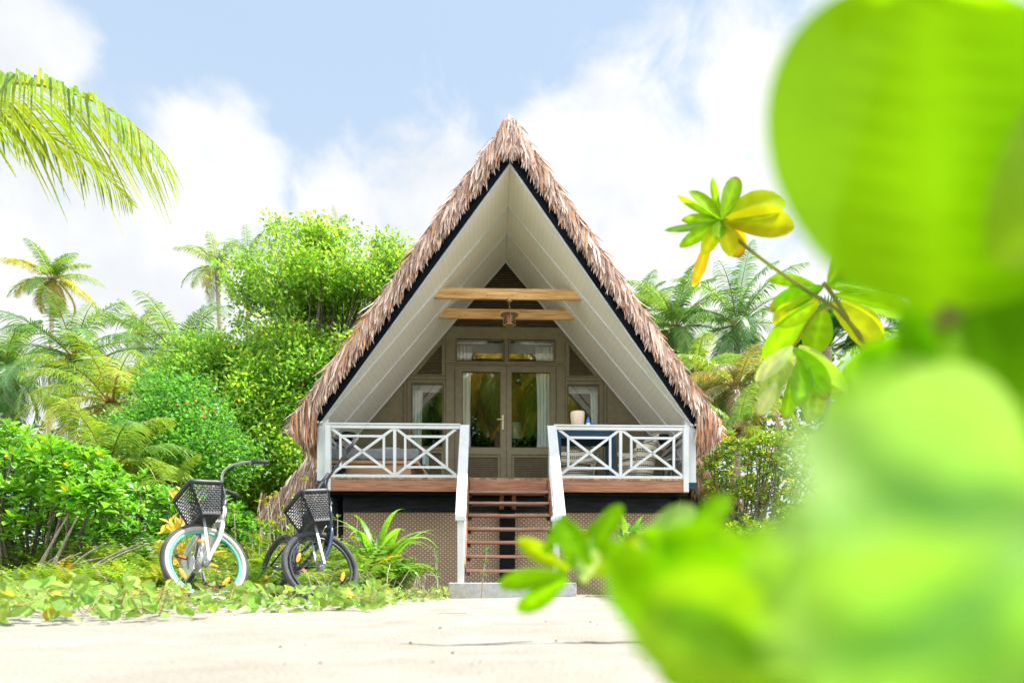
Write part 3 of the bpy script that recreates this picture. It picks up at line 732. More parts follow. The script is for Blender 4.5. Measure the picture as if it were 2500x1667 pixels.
def railing():
    y = -.08
    for s in (-1, 1):
        X0, X1 = (-2.80, -.75) if s < 0 else (.73, 2.80)
        r = MB(); box(r, X0-.02, X1+.0, y-.045, y+.045, 2.655, 2.68); box(r, X0, X1, y-.03, y+.03, 2.60, 2.652); ro = r.build('railing', M['white'], hut, bevel=.004)
        b = MB(); px = X0 if s < 0 else X1
        box(b, px-.04, px+.045, y-.045, y+.04, 1.63, 2.652); b.build('railing_post', M['white'], ro, bevel=.004)
        b = MB(); box(b, X0, X1, y-.022, y+.022, 1.84, 1.885); b.build('bottom_rail', M['white'], ro, bevel=.003)
        # two bays: mid post, crossed diagonals and inner frame
        xa = X0+(.045 if s < 0 else .07); xb = X1-(.07 if s < 0 else .04); xm = (xa+xb)/2+(.015 if s < 0 else -.01)
        b = MB(); box(b, xm-.024, xm+.024, y-.021, y+.021, 1.885, 2.60); b.build('mid_post', M['white'], ro, bevel=.003)
        for (a, c) in ((xa, xm-.024), (xm+.024, xb)):
            z0, z1 = 1.885, 2.60; w = c-a; fx, fz = .15, .165
            f = MB()
            bar(f, (a, y, z0), (c, y, z1), .03, .04, (0, 0, 1)); bar(f, (a, y-.0015, z1), (c, y-.0015, z0), .027, .04, (0, 0, 1))
            ix0, ix1 = a+w*fx, c-w*fx; iz0, iz1 = z0+(z1-z0)*fz, z1-(z1-z0)*fz
            for xx in (ix0, ix1): box(f, xx-.018, xx+.018, y-.0175, y+.0175, iz0, iz1)
            for z_ in (iz0, iz1): box(f, ix0, ix1, y-.019, y+.019, z_-.0175, z_+.0175)
            f.build('cross_brace', M['white'], ro)
railing()
def stairs():
    yt, zt, yf, zf = -.15, 1.72, -1.50, .20
    tr = [1.602, 1.412, 1.209, .992, .787, .578, .375]
    for s in (-1, 1):
        b = MB(); bar(b, (s*.625, yt, zt), (s*.632, yf+.10, zf+.18), .036, .20, (0, 0, 1)); b.build('stair_stringer', M['deck'], hut, bevel=.003)
    for i, z in enumerate(tr):
        f = (zt-z+.08)/(zt-zf); y = yt+(yf-yt)*f
        b = MB(); box(b, -.606, .606, y-.06, y+.19, z-.036, z); b.build('stair_tread', M['tread'], hut, bevel=.004)
        for s in (-1, 1): b = MB(); box(b, min(s*.56, s*.604), max(s*.56, s*.604), y+.0, y+.14, z-.08, z-.037); b.build('tread_cleat', M['walldark'], hut)
    for s in (-1, 1):
        b = MB(); xh = .68 if s > 0 else -.68
        bar(b, (xh, -.10, 2.655), (xh*.985 if s > 0 else xh, -1.50, 1.10), .145, .03, (0, 0, 1)); ho = b.build('stair_handrail', M['white'], hut, bevel=.004)
        b = MB(); box(b, xh-.045, xh+.045, -.13, -.04, 1.6, 2.63); b.build('newel_post', M['white'], ho, bevel=.004)
        xf = -.68 if s < 0 else .615
        b = MB(); box(b, xf-.046, xf+.046, -1.49, -1.40, .19, 1.12); b.build('foot_post', M['white'], ho, bevel=.004)
        b = MB(); box(b, xf-.072, xf+.072, -1.56, -1.42, 1.03, 1.085); b.build('handrail_end', M['white'], ho, bevel=.004)
        b = MB(); bar(b, (xh-s*.03, -.10, 2.53), (xh-s*.03, -1.45, 1.02), .03, .09); bar(b, (xh-s*.03, -.10, 1.98), (xh-s*.03, -1.45, .47), .03, .05)
        bar(b, (xh-s*.03, -.15, 2.42), (xh-s*.03, -1.4, .55), .025, .03); bar(b, (xh-s*.03, -.75, 1.75), (xh-s*.03, -.75, 1.2), .025, .03, (0, 1, 0))
        b.build('handrail_infill', M['white'], ho)
stairs()
b = MB(); V0 = [(-.83, -1.72, 0)]
box(b, -.83, .86, -.46-.02, .46, -.06, .195); o = b.build('concrete_slab', M['concrete'], bevel=.012); o.location = HL(0, -1.24, 0); o.rotation_euler = (0, 0, TH)
tag(o, 'grey concrete slab in the sand under the foot of the wooden stairs', 'slab')

# ------------------------------------------------------------------ things on the porch
t = hthing('hanging_lantern', 'brass caged lantern with red lamp hanging from the front pine beam', 'lantern', (.027, .26, 4.789))
b = MB(); lathe(b, [(.0, .0), (.052, 0), (.048, -.02), (.03, -.045), (.0, -.05)], n=24); b.build('ceiling_rose', M['brass'], t, smooth=True)
b = MB(); zc = -.05
while zc > -.215: tube(b, [(.008*math.cos(a), 0, zc-.012+.014*math.sin(a)) if int(zc*1000) % 2 else (0, .008*math.cos(a), zc-.012+.014*math.sin(a)) for a in np.linspace(0, 2*math.pi, 9)[:-1]], .0028, 5, True); zc -= .021
b.build('chain', M['brass'], t)
b = MB(); lathe(b, [(.0, -.215), (.03, -.218), (.05, -.232), (.145, -.250), (.143, -.256), (.045, -.245), (.0, -.24)], n=28); b.build('lantern_hood', M['brass'], t, smooth=True)
b = MB(); lathe(b, [(.085, -.26), (.088, -.40), (.06, -.425), (.0, -.43)], n=24); b.build('glass_globe', M['lampglass'], t, smooth=True)
b = MB()
for a in range(4): c_, s_ = math.cos(a*math.pi/2+.1)*.098, math.sin(a*math.pi/2+.1)*.098; tube(b, [(c_, s_, -.25), (c_, s_, -.43)], .004, 6)
for z in (-.30, -.345, -.385): tube(b, [(.098*math.cos(a), .098*math.sin(a), z) for a in np.linspace(0, 2*math.pi, 25)[:-1]], .0028, 5, True)
lathe(b, [(.0, -.415), (.09, -.415), (.09, -.425), (0, -.425)], n=20)
b.build('cage', M['brass'], t)
b = MB(); lathe(b, [(0, -.26), (.02, -.262), (.02, -.30), (.03, -.32), (.032, -.38), (0, -.39)], n=16); b.build('bulb', M['red'], t, smooth=True)

t = hthing('daybed', 'low timber daybed with thick grey mattress on the porch left of the doors', 'daybed', (-2.08, .95, DK))
b = MB(); box(b, -.82, .62, -.42, .42, .33, .385); box(b, -.60, .48, -.38, -.35, .12, .33); box(b, -.60, -.56, -.35, .36, .0, .33); box(b, .44, .48, -.35, .36, .0, .33)
b.build('bed_frame', M['daywood'], t, bevel=.006)
b = MB(); box(b, -.83, .62, -.44, .42, .39, .58); mo = b.build('mattress', M['mattress'], t, bevel=.03)
b = MB(); box(b, .64, .70, -.2, .45, .35, .60); cu = b.build('bolster', M['mintcushion'], t, bevel=.02)
for yy in (-.42, .40): b = MB(); bar(b, (.60, yy, .35), (.86, yy, .02), .05, .03); b.build('slanted_leg', M['daywood'], t)
t = hthing('throw_cushion', 'pale cushion lying on the grey daybed mattress', 'cushion', (-2.0, 1.05, DK+.585))
b = MB(); lathe(b, [(0, 0), (.19, .0), (.25, .04), (.19, .085), (0, .095)], n=24); b.build('cushion_body', M['mintcushion'], t, smooth=True)
for s, lb in ((-1, 'small wire-legged side table beside the daybed by the left porch wall'), (1, 'small wire-legged side table by the right porch wall')):
    t = hthing('side_table', lb, 'side table', (s*2.77, .62, DK), group='wire-legged side tables')
    b = MB(); box(b, -.15, .15, -.2, .2, .26, .28) if s < 0 else box(b, -.1, .12, -.2, .2, .40, .42); b.build('table_top', M['roomlight'], t)
    for sx in (-1, 1):
        for sy in (-1, 1):
            b = MB(); h = .26 if s < 0 else .40
            tube(b, [(sx*.08, sy*.17, h), (sx*.1, sy*.19, .0), (sx*.05, sy*.15, h)], .005, 6); b.build('wire_leg', M['blackmetal'], t)
for s, lb in ((-1, 'black wall lamp on the left porch wall above the daybed'), (1, 'black wall lamp on the right porch wall behind the woven chair')):
    t = hthing('wall_lamp', lb, 'wall lamp', (s*2.72, 1.0, 2.62), group='black porch wall lamps')
    b = MB(); lathe(b, [(.035, 0), (.055, .03), (.085, .11), (.115, .13), (.115, .16), (0, .17)], n=24); b.build('lamp_shade', M['blackmetal'], t, smooth=True)
    b = MB(); bar(b, (0, 0, .08), (s*.24, 0, .02), .025, .04); b.build('bracket', M['blackmetal'], t)
t = hthing('porch_table', 'dark blue wooden table on the porch right of the stairs', 'table', (1.29, .62, DK))
b = MB(); box(b, -.49, .49, -.34, .34, .86, .895); b.build('table_top', M['bluewood'], t, bevel=.004)
b = MB()
box(b, -.45, .45, -.30, -.275, .72, .86); box(b, -.45, .45, .275, .30, .72, .86); box(b, -.45, -.425, -.27, .27, .72, .86); box(b, .425, .45, -.27, .27, .72, .86)
b.build('apron', M['bluewood'], t)
for sx in (-1, 1):
    for sy in (-1, 1): b = MB(); box(b, sx*.45-.03, sx*.45+.03, sy*.30-.03, sy*.30+.03, 0, .858); b.build('leg', M['bluewood'], t, bevel=.003)
t = hthing('pot', 'beige ceramic cup-shaped pot on the blue porch table', 'pot', (1.16, .45, DK+.897))
b = MB(); lathe(b, [(0, 0), (.085, 0), (.10, .02), (.118, .20), (.118, .285), (.108, .285), (.10, .1), (0, .09)], n=32); b.build('pot_body', M['pot'], t, smooth=True)
t = hthing('bottle', 'small bottle with bright blue top beside the beige pot', 'bottle', (1.335, .44, DK+.897))
b = MB(); lathe(b, [(0, 0), (.032, 0), (.034, .01), (.034, .10), (.02, .13)], n=20); b.build('bottle_body', M['clearplastic'], t, smooth=True)
b = MB(); lathe(b, [(.030, .10), (.030, .15), (.02, .165), (.012, .21), (0, .212)], n=16); b.build('bottle_top', M['blueplastic'], t, smooth=True)
t = hthing('cup', 'blue and clear cup standing just right of the blue-topped bottle', 'cup', (1.405, .46, DK+.897))
b = MB(); lathe(b, [(0, 0), (.024, 0), (.03, .11), (.027, .11), (.022, .01), (0, .01)], n=16); b.build('cup_body', M['blueplastic'], t, smooth=True)
b = MB(); tube(b, [(0, 0, .02), (.018, 0, .155)], .004, 6); b.build('straw', M['clearplastic'], t)
def chair(label, loc, rz, hb, ha, rt=.36, rb=.27):
    t = hthing('woven_armchair', label, 'armchair', loc, rz, 'striped woven porch armchairs')
    n = 40; an = np.linspace(R(-25), R(205), n); nz = 9; V = []
    for side in (0, 1):
        for k in range(nz):
            f = k/(nz-1)
            for a in an:
                back = max(0, math.sin(a))**1.5; top = ha+(hb-ha)*back
                z = .08+(top-.08)*f; r = (rb+(rt-rb)*f**1.2)-(0.03 if side else 0)
                V.append((r*math.cos(a), r*math.sin(a)*1.0, z))
    Q = []; m = n*nz
    for k in range(nz-1):
        for i in range(n-1):
            a = k*n+i; Q += [(a, a+1, a+n+1, a+n), (m+a+n, m+a+n+1, m+a+1, m+a)]
    for i in range(n-1): a = (nz-1)*n+i; Q.append((a, a+1, m+a+1, m+a)); Q.append((i+1, i, m+i, m+i+1))
    for k in range(nz-1):
        a = k*n; Q.append((a, a+n, m+a+n, m+a)); a = k*n+n-1; Q.append((a+n, a, m+a, m+a+n))
    b = MB(); b.add(V, Q); b.build('chair_shell', M['stripe'], t, smooth=True)
    b = MB(); lathe(b, [(0, .40), (rb-.0, .40), (rb+.01, .36), (rb-.01, .10), (0, .09)], n=28); b.build('seat', M['stripe'], t, smooth=True)
    b = MB(); lathe(b, [(0, .47), (rb-.06, .47), (rb-.03, .44), (rb-.06, .405), (0, .405)], n=28); b.build('seat_cushion', M['mattress'] if hb < .8 else M['stripe'], t, smooth=True)
    for q in range(4):
        c_, s_ = math.cos(q*math.pi/2+.785)*.2, math.sin(q*math.pi/2+.785)*.2
        b = MB(); tube(b, [(c_, s_, .1), (c_*1.08, s_*1.08, 0)], .016, 8); b.build('leg', M['daywood'], t)
    b = MB(); tube(b, [(.27*math.cos(a), .27*math.sin(a), .085) for a in np.linspace(0, 2*math.pi, 33)[:-1]], .012, 6, True); b.build('base_ring', M['daywood'], t)
chair('cream and black striped woven armchair behind the blue porch table', (1.24, 1.28, DK), 0, .80, .62, .40, .30)
chair('cream and black striped woven armchair right of the blue table, turned sideways', (2.18, .72, DK), R(-75), .93, .64, .40, .29)

# ------------------------------------------------------------------ bicycles
def spline(pts, n=8):
    P = [Vector(p) for p in pts]; P = [P[0]*2-P[1]]+P+[P[-1]*2-P[-2]]; out = []
    for i in range(1, len(P)-2):
        for k in range(n):
            t = k/n; a, b, c, d = P[i-1], P[i], P[i+1], P[i+2]
            out.append(.5*((2*b)+(c-a)*t+(2*a-5*b+4*c-d)*t*t+(3*b-a-3*c+d)*t**3))
    out.append(P[-2]); return out
def bicycle(label, fh, rh, lean, steer, frame_m, rim_m, wall, reflect, up=0):
    root = tag(empty('bicycle', (0, 0, 0)), label, 'bicycle', 'cruiser bicycles in front of the hut')
    RW = .336; HUB = Vector((1.1, 0, RW)); A = Vector((-.375, 0, .927)); Bk = Vector((-.927, 0, -.375))
    pos = lambda h, b, y=0: HUB+A*h+Bk*b+Vector((0, y, 0))
    piv = pos(.45, .05); S = Matrix.Translation(piv) @ Matrix.Rotation(R(steer), 4, A) @ Matrix.Translation(-piv)
    I = Matrix.Identity(4)
    def fin(mb, mtx):
        mm = np.array(mtx); mb.V = [v @ mm[:3, :3].T+mm[:3, 3] for v in mb.V]; return mb
    def wheel(c, mtx, name, angs):
        ring = lambda r, y=0, n=56: [(c.x+r*math.cos(a), c.y+y, c.z+r*math.sin(a)) for a in np.linspace(0, 2*math.pi, n+1)[:-1]]
        b = MB(); tube(b, ring(.312), .0248, 10, True); w = fin(b, mtx).build(name, M['rubber'], root, smooth=True)
        if wall:
            b = MB(); tube(b, ring(.298), .0262, 10, True); fin(b, mtx).build('whitewall', M['greywall'], w, smooth=True)
        b = MB(); tube(b, ring(.268 if not wall else .266), .013, 8, True); fin(b, mtx).build('rim', rim_m, w, smooth=True)
        b = MB()
        for k in range(32):
            a = k*2*math.pi/32; sd_ = 1 if k % 2 else -1; a2 = a+(.5 if (k//2) % 2 else -.5)
            tube(b, [(c.x+.018*math.cos(a2), c.y+sd_*.028, c.z+.018*math.sin(a2)), (c.x+.262*math.cos(a), c.y, c.z+.262*math.sin(a))], .0009, 4)
        fin(b, mtx).build('spokes', M['steel'], w)
        b = MB(); tube(b, [(c.x, c.y-.055, c.z), (c.x, c.y+.055, c.z)], .011, 10); tube(b, [(c.x, c.y-.032, c.z), (c.x, c.y+.032, c.z)], .022, 12); fin(b, mtx).build('hub', M['steel'], w, smooth=True)
        for a in angs:
            rr = .20; p = Vector((c.x+rr*math.cos(a), c.y-.012, c.z+rr*math.sin(a))); tdir = Vector((-math.sin(a), 0, math.cos(a)))
            b = MB()
            e = [(p+tdir*(.047*math.cos(q))+Vector((math.cos(a), 0, math.sin(a)))*(.016*math.sin(q))) for q in np.linspace(0, 2*math.pi, 17)[:-1]]
            V = [(v.x, v.y-.006, v.z) for v in e]+[(v.x, v.y+.006, v.z) for v in e]+[(p.x, p.y-.009, p.z), (p.x, p.y+.009, p.z)]
            b.add(V, [(i, (i+1) % 16, 16+(i+1) % 16, 16+i) for i in range(16)], [(32, (i+1) % 16, i) for i in range(16)]+[(33, 16+i, 16+(i+1) % 16) for i in range(16)])
            fin(b, mtx).build('spoke_reflector', M['orange'], w)
    wheel(HUB, S, 'front_wheel', reflect[0]); wheel(Vector((0, 0, RW)), I, 'rear_wheel', reflect[1])
    # fork and head
    b = MB()
    for s in (-1, 1): tube(b, spline([pos(0, 0, s*.052), pos(.08, .012, s*.052), pos(.22, .045, s*.050), pos(.35, .05, s*.046), pos(.385, .05, s*.03)], 5), [.013]*6+[.017]*6+[.020]*9, 10)
    tube(b, [pos(.37, .05), pos(.40, .05)], .030, 12); fin(b, S).build('fork', frame_m, root, smooth=True)
    b = MB(); tube(b, [pos(.40, .05), pos(.545, .05)], .026, 14); fin(b, I).build('head_tube', frame_m, root, smooth=True)
    if wall:
        b = MB(); tube(b, [tuple(pos(.47+.018*math.sin(a), .05+.012*math.cos(a), .0268)) for a in np.linspace(R(40), R(320), 12)], .003, 5); b.build('head_badge', M['grip'], root)
    # handlebar
    b = MB(); tube(b, spline([pos(.53, .05), pos(.60, .05), pos(.635, .035)], 4), .013, 10); tube(b, [pos(.635, .035, -.03), pos(.635, .035, .03)], .018, 10)
    fin(b, S).build('stem', M['steel'], root, smooth=True)
    hp = lambda s: [pos(.635, .03, 0), pos(.64, .02, s*.05), pos(.71, -.025, s*.08), pos(.79, -.04, s*.115), pos(.84+up*.04, -.01, s*.17), pos(.875+up*.12, .07-up*.03, s*.24), pos(.89+up*.17, .13-up*.05, s*.275)]
    b = MB()
    for s in (-1, 1): tube(b, spline(hp(s), 7), .011, 10)
    ho = fin(b, S).build('handlebar', M['steel'] if wall else M['grip'], root, smooth=True)
    for s in (-1, 1):
        b = MB(); tube(b, [pos(.888+up*.16, .115-up*.05, s*.268), pos(.915+up*.28, .235-up*.10, s*.32)], [.0165, .0165], 12); fin(b, S).build('grip', M['grip'], ho, smooth=True)
    b = MB(); lathe(b, [(0, .03), (.018, .026), (.026, .01), (.026, 0), (0, 0)], tuple(pos(.78, -.065, -.135)), 16, Matrix.Rotation(R(-60), 4, 'Y')); fin(b, S).build('bell', M['steel'], ho, smooth=True)
    b = MB(); tube(b, spline([pos(.66, .0, .02), pos(.60, -.05, .04), pos(.50, .02, .06), pos(.40, .07, .04)], 6), .003, 5); fin(b, S).build('brake_cable', M['grip'], root)
    # basket: rim, ribs and slots, four walls and floor
    x0, x1, z0, z1 = .905, 1.16, .70, .955; yt, yb = .185, .135
    def wpt(u, v, side):
        "side wall point, u round the wall 0..1, v up 0..1"
        xa, xb = x0+.045*(1-v), x1-.055*(1-v); yy = yb+(yt-yb)*v; z = z0+(z1-z0)*v
        if side == 0: return Vector((xa+(xb-xa)*u, -yy, z))
        if side == 1: return Vector((xb, -yy+2*yy*u, z))
        if side == 2: return Vector((xb-(xb-xa)*u, yy, z))
        return Vector((xa, yy-2*yy*u, z))
    b = MB()
    nr = 12
    for side in range(4):
        no = {0: (0, 1, 0), 1: (1, 0, 0), 2: (0, 1, 0), 3: (1, 0, 0)}[side]
        for k in range(nr+1):
            v = .06+.86*k/nr; w = .007 if k else .02
            bar(b, wpt(0, v, side), wpt(1, v, side), .005, w, (0, 0, 1))
        nc = 7
        for k in range(nr):
            va, vb = .06+.86*k/nr, .06+.86*(k+1)/nr
            for c in range(nc+1):
                u = (c+(.5 if k % 2 else 0))/nc
                if u > 1: continue
                bar(b, wpt(u, va, side), wpt(u, vb, side), .006, .012, no)
        for u in (0, 1): tube(b, [wpt(u, 0, side), wpt(u, 1, side)], .009, 6)
    for k in range(11):
        u = k/10; bar(b, wpt(u, 0, 0), wpt(1-u, 0, 2), .012, .005)
    for k in range(7):
        u = k/6; bar(b, wpt(u, 0, 1), wpt(1-u, 0, 3), .012, .005)
    ba = fin(b, S).build('basket', M['plastic'], root)
    b = MB()
    rim = []
    for side in range(4):
        for u in (.1, .5, .9): rim.append(wpt(u, 1, side))
    tube(b, spline(rim+[rim[0]], 3)[:-1], .015, 8, True, flat=1.3); fin(b, S).build('basket_rim', M['plastic'], ba, smooth=True)
    b = MB()
    for s in (-1, 1): bar(b, pos(0, 0, s*.07), (1.06, s*.06, .71), .02, .004, (0, 1, 0))
    bar(b, (1.06, -.06, .712), (1.06, .06, .712), .02, .004); bar(b, tuple(pos(.42, .05)), (.95, 0, .70), .02, .004, (0, 1, 0))
    for s in (-1, 1): fin_b = None
    fin(b, S).build('basket_stay', M['steel'], root)
    # frame
    b = MB()
    BB = Vector((.44, 0, .29))
    tube(b, spline([pos(.42, .05), (.80, 0, .56), (.62, 0, .38), BB], 7), .021, 12)
    tube(b, spline([pos(.52, .05), (.78, 0, .70), (.56, 0, .52), (.385, 0, .44)], 7), .017, 12)
    tube(b, [BB, (.27, 0, .72)], .017, 12); tube(b, [(.44, -.035, .29), (.44, .035, .29)], .024, 12)
    for s in (-1, 1):
        tube(b, [(.44, s*.03, .29), (0, s*.062, RW)], .011, 8); tube(b, [(.29, s*.02, .66), (0, s*.062, RW)], .009, 8)
    b.build('frame', frame_m, root, smooth=True)
    b = MB(); tube(b, [(.27, 0, .70), (.225, 0, .83)], .013, 10); b.build('seat_post', M['steel'], root)
    b = MB()
    prof = [(-.12, .10, .045), (-.06, .115, .055), (.02, .07, .05), (.09, .03, .045), (.15, .018, .03)]
    V = []
    for (x, w, h) in prof:
        for a in np.linspace(0, 2*math.pi, 13)[:-1]: V.append((.22+x, w*math.cos(a), .86+h*.6*math.sin(a)))
    Q = [(i*12+j, i*12+(j+1) % 12, (i+1)*12+(j+1) % 12, (i+1)*12+j) for i in range(4) for j in range(12)]
    b.add(V+[(.09, 0, .86), (.375, 0, .86)], Q, [(60, (j+1) % 12, j) for j in range(12)]+[(61, 48+j, 48+(j+1) % 12) for j in range(12)]); b.build('saddle', M['grip'] if not wall else M['whiteenamel'], root, smooth=True)
    b = MB(); tube(b, [(.44+.09*math.cos(a), -.048, .29+.09*math.sin(a)) for a in np.linspace(0, 2*math.pi, 29)[:-1]], .006, 6, True)
    for k in range(5): a = k*1.2566; bar(b, (.44, -.048, .29), (.44+.09*math.cos(a), -.048, .29+.09*math.sin(a)), .015, .004, (0, 1, 0))
    tube(b, [(.44, -.048, .38), (0, -.048, .376)], .004, 5); tube(b, [(.44, -.048, .20), (0, -.048, .296)], .004, 5)
    b.build('chainset', M['steel'] if wall else M['grip'], root)
    ca = R(-35) if wall else R(160)
    for s in (-1, 1):
        b = MB(); e = Vector((.44+s*.165*math.cos(ca), s*.07, .29+s*.165*math.sin(ca))); bar(b, (.44, s*.055, .29), e, .014, .022); co = b.build('crank', M['steel'], root)
        b = MB(); box(b, e.x-.045, e.x+.045, min(e.y, e.y+s*.10), max(e.y, e.y+s*.10), e.z-.013, e.z+.013); po = b.build('pedal', M['grip'], co, bevel=.004)
        for q in (-1, 1): b = MB(); box(b, e.x+q*.0455-.002, e.x+q*.0455+.002, min(e.y+s*.02, e.y+s*.08), max(e.y+s*.02, e.y+s*.08), e.z-.009, e.z+.009); b.build('pedal_reflector', M['orange'], co)
    b = MB(); tube(b, [(.36, .04, .28), (.28, .26, .075)], .009, 8); b.build('kickstand', M['steel'], root)
    if wall:
        b = MB(); g = [(.60, .36), (.62, .27), (.44, .18), (.05, .28), (.0, .40), (.44, .41)]
        V = [(x, -.058, z) for x, z in g]+[(x, -.052, z) for x, z in g]; b.add(V, [(i, (i+1) % 6, 6+(i+1) % 6, 6+i) for i in range(6)], [(0, i+1, i) for i in range(1, 5)]+[(6, 6+i, 7+i) for i in range(1, 5)]); b.build('chain_guard', M['whiteenamel'], root)
        b = MB(); box(b, 1.15-.01, 1.15+.01, -.05, .05, .0, .03)
    # bring both hubs to their places
    fl = S @ HUB; rl = Vector((0, 0, RW)); pitch = 0; yaw = 0
    fh = Vector(fh); rh = Vector(rh)
    for _ in range(30):
        Rm = Euler((R(-lean), pitch, yaw), 'XYZ').to_matrix(); v = Rm @ (fl-rl); w = fh-rh
        yaw += math.atan2(w.y, w.x)-math.atan2(v.y, v.x); pitch += (v.z-w.z)*.8
    Rm = Euler((R(-lean), pitch, yaw), 'XYZ').to_matrix()
    root.rotation_euler = (R(-lean), pitch, yaw); root.location = fh-Rm @ fl
    return root
g1 = W(503, 1376, 5.15); g2 = W(784.5, 1379.4, 5.5)
bicycle('white cruiser bicycle with mint rims, cream whitewall tyres and black basket', (g1.x, g1.y, gz(g1.x, g1.y)+.322), (g1.x-.57, g1.y+.87, .325), 15, -86,
        M['whiteenamel'], M['mint'], True, ([R(95), R(230), R(-20)], [R(60), R(200)]))
bicycle('dark blue cruiser bicycle with black tyres and black basket, right of the white one', (g2.x, g2.y, gz(g2.x, g2.y)+.322), (g2.x-.66, g2.y+.80, .325), 15, -97,
        M['navyenamel'], M['darkrim'], False, ([R(212), R(35)], [R(70), R(210)]), up=1)

# ------------------------------------------------------------------ foliage helpers
def unit(v): return v/(np.linalg.norm(v, axis=-1, keepdims=True)+1e-9)
SHP = {
 'dia': (np.array([[0, 0, 0], [.45, .5, .04], [1, 0, -.05], [.45, -.5, .04]]), [(0, 3, 2, 1)], []),
 'ob': (np.array([[0, 0, 0], [.3, 0, -.05], [.3, .24, .03], [.3, -.24, .03], [.68, 0, -.02], [.66, .5, .07], [.66, -.5, .07], [.9, 0, -.04], [.9, .34, .02], [.9, -.34, .02], [1, 0, -.08]]),
        [(1, 4, 5, 2), (1, 3, 6, 4), (4, 7, 8, 5), (4, 6, 9, 7)], [(0, 1, 2), (0, 3, 1), (7, 10, 8), (7, 9, 10)]),
 'ov': (np.array([[0, 0, 0], [.22, .36, .05], [.22, -.36, .05], [.4, 0, -.03], [.55, .47, .08], [.55, -.47, .08], [.82, .28, .02], [.82, -.28, .02], [1, 0, -.06], [.8, 0, -.05]]),
        [(0, 3, 1, 1)], [(0, 3, 1), (0, 2, 3), (3, 4, 1), (3, 2, 5), (3, 9, 6), (3, 6, 4), (3, 5, 7), (3, 7, 9), (9, 8, 6), (9, 7, 8)]),
 'strap': (np.array([[0, .35, 0], [0, -.35, 0], [.25, .5, .01], [.25, -.5, .01], [.5, .48, 0], [.5, -.48, 0], [.8, .3, 0], [.8, -.3, 0], [1, 0, 0]]),
        [(0, 2, 3, 1), (2, 4, 5, 3), (4, 6, 7, 5)], [(6, 8, 7)]),
}
SHP['ov'] = (SHP['ov'][0], [], SHP['ov'][2])
def leaves(mb, P, D, L, Wd, C, shape='dia', Nn=None, droop=0.0):
    P = np.asarray(P, float); n = len(P); D = unit(np.asarray(D, float))
    if Nn is None: Nn = rg.normal(size=(n, 3))+np.array([0, 0, .8])
    Sd = unit(np.cross(Nn, D)); Nv = unit(np.cross(D, Sd))
    L = np.broadcast_to(L, (n,)); Wd = np.broadcast_to(Wd, (n,))
    tp, Q, T = SHP[shape]; k = len(tp)
    V = (P[:, None, :]+tp[None, :, 0, None]*L[:, None, None]*D[:, None, :]+tp[None, :, 1, None]*Wd[:, None, None]*Sd[:, None, :]
         + tp[None, :, 2, None]*L[:, None, None]*Nv[:, None, :])
    if droop is not None:
        dr = np.broadcast_to(droop, (n,)); V[:, :, 2] -= (tp[None, :, 0]**2)*dr[:, None]*L[:, None]
    off = np.arange(n)[:, None, None]*k
    q = (np.array(Q)[None]+off).reshape(-1, 4) if len(Q) else None
    t = (np.array(T)[None]+off).reshape(-1, 3) if len(T) else None
    mb.add(V.reshape(-1, 3), q, t, C=np.repeat(np.broadcast_to(C, (n, 3)), k, 0))
def vary(base, n, amt=.25, yel=0.0, hue=.12):
    c = np.array(base)[None]*(1+rg.normal(0, amt, (n, 1)))
    c = c*(1+rg.normal(0, hue, (n, 3))*np.array([1, .35, .5]))
    if yel: k = rg.random(n) < yel; c[k] = np.array([.62, .46, .03])*rg.uniform(.7, 1.1, (k.sum(), 1))
    return np.clip(c, .004, .9)
G_BRIGHT = (.115, .30, .018); G_MID = (.055, .17, .018); G_DARK = (.035, .12, .025); G_BLUE = (.055, .15, .06); G_YEL = (.30, .36, .03)

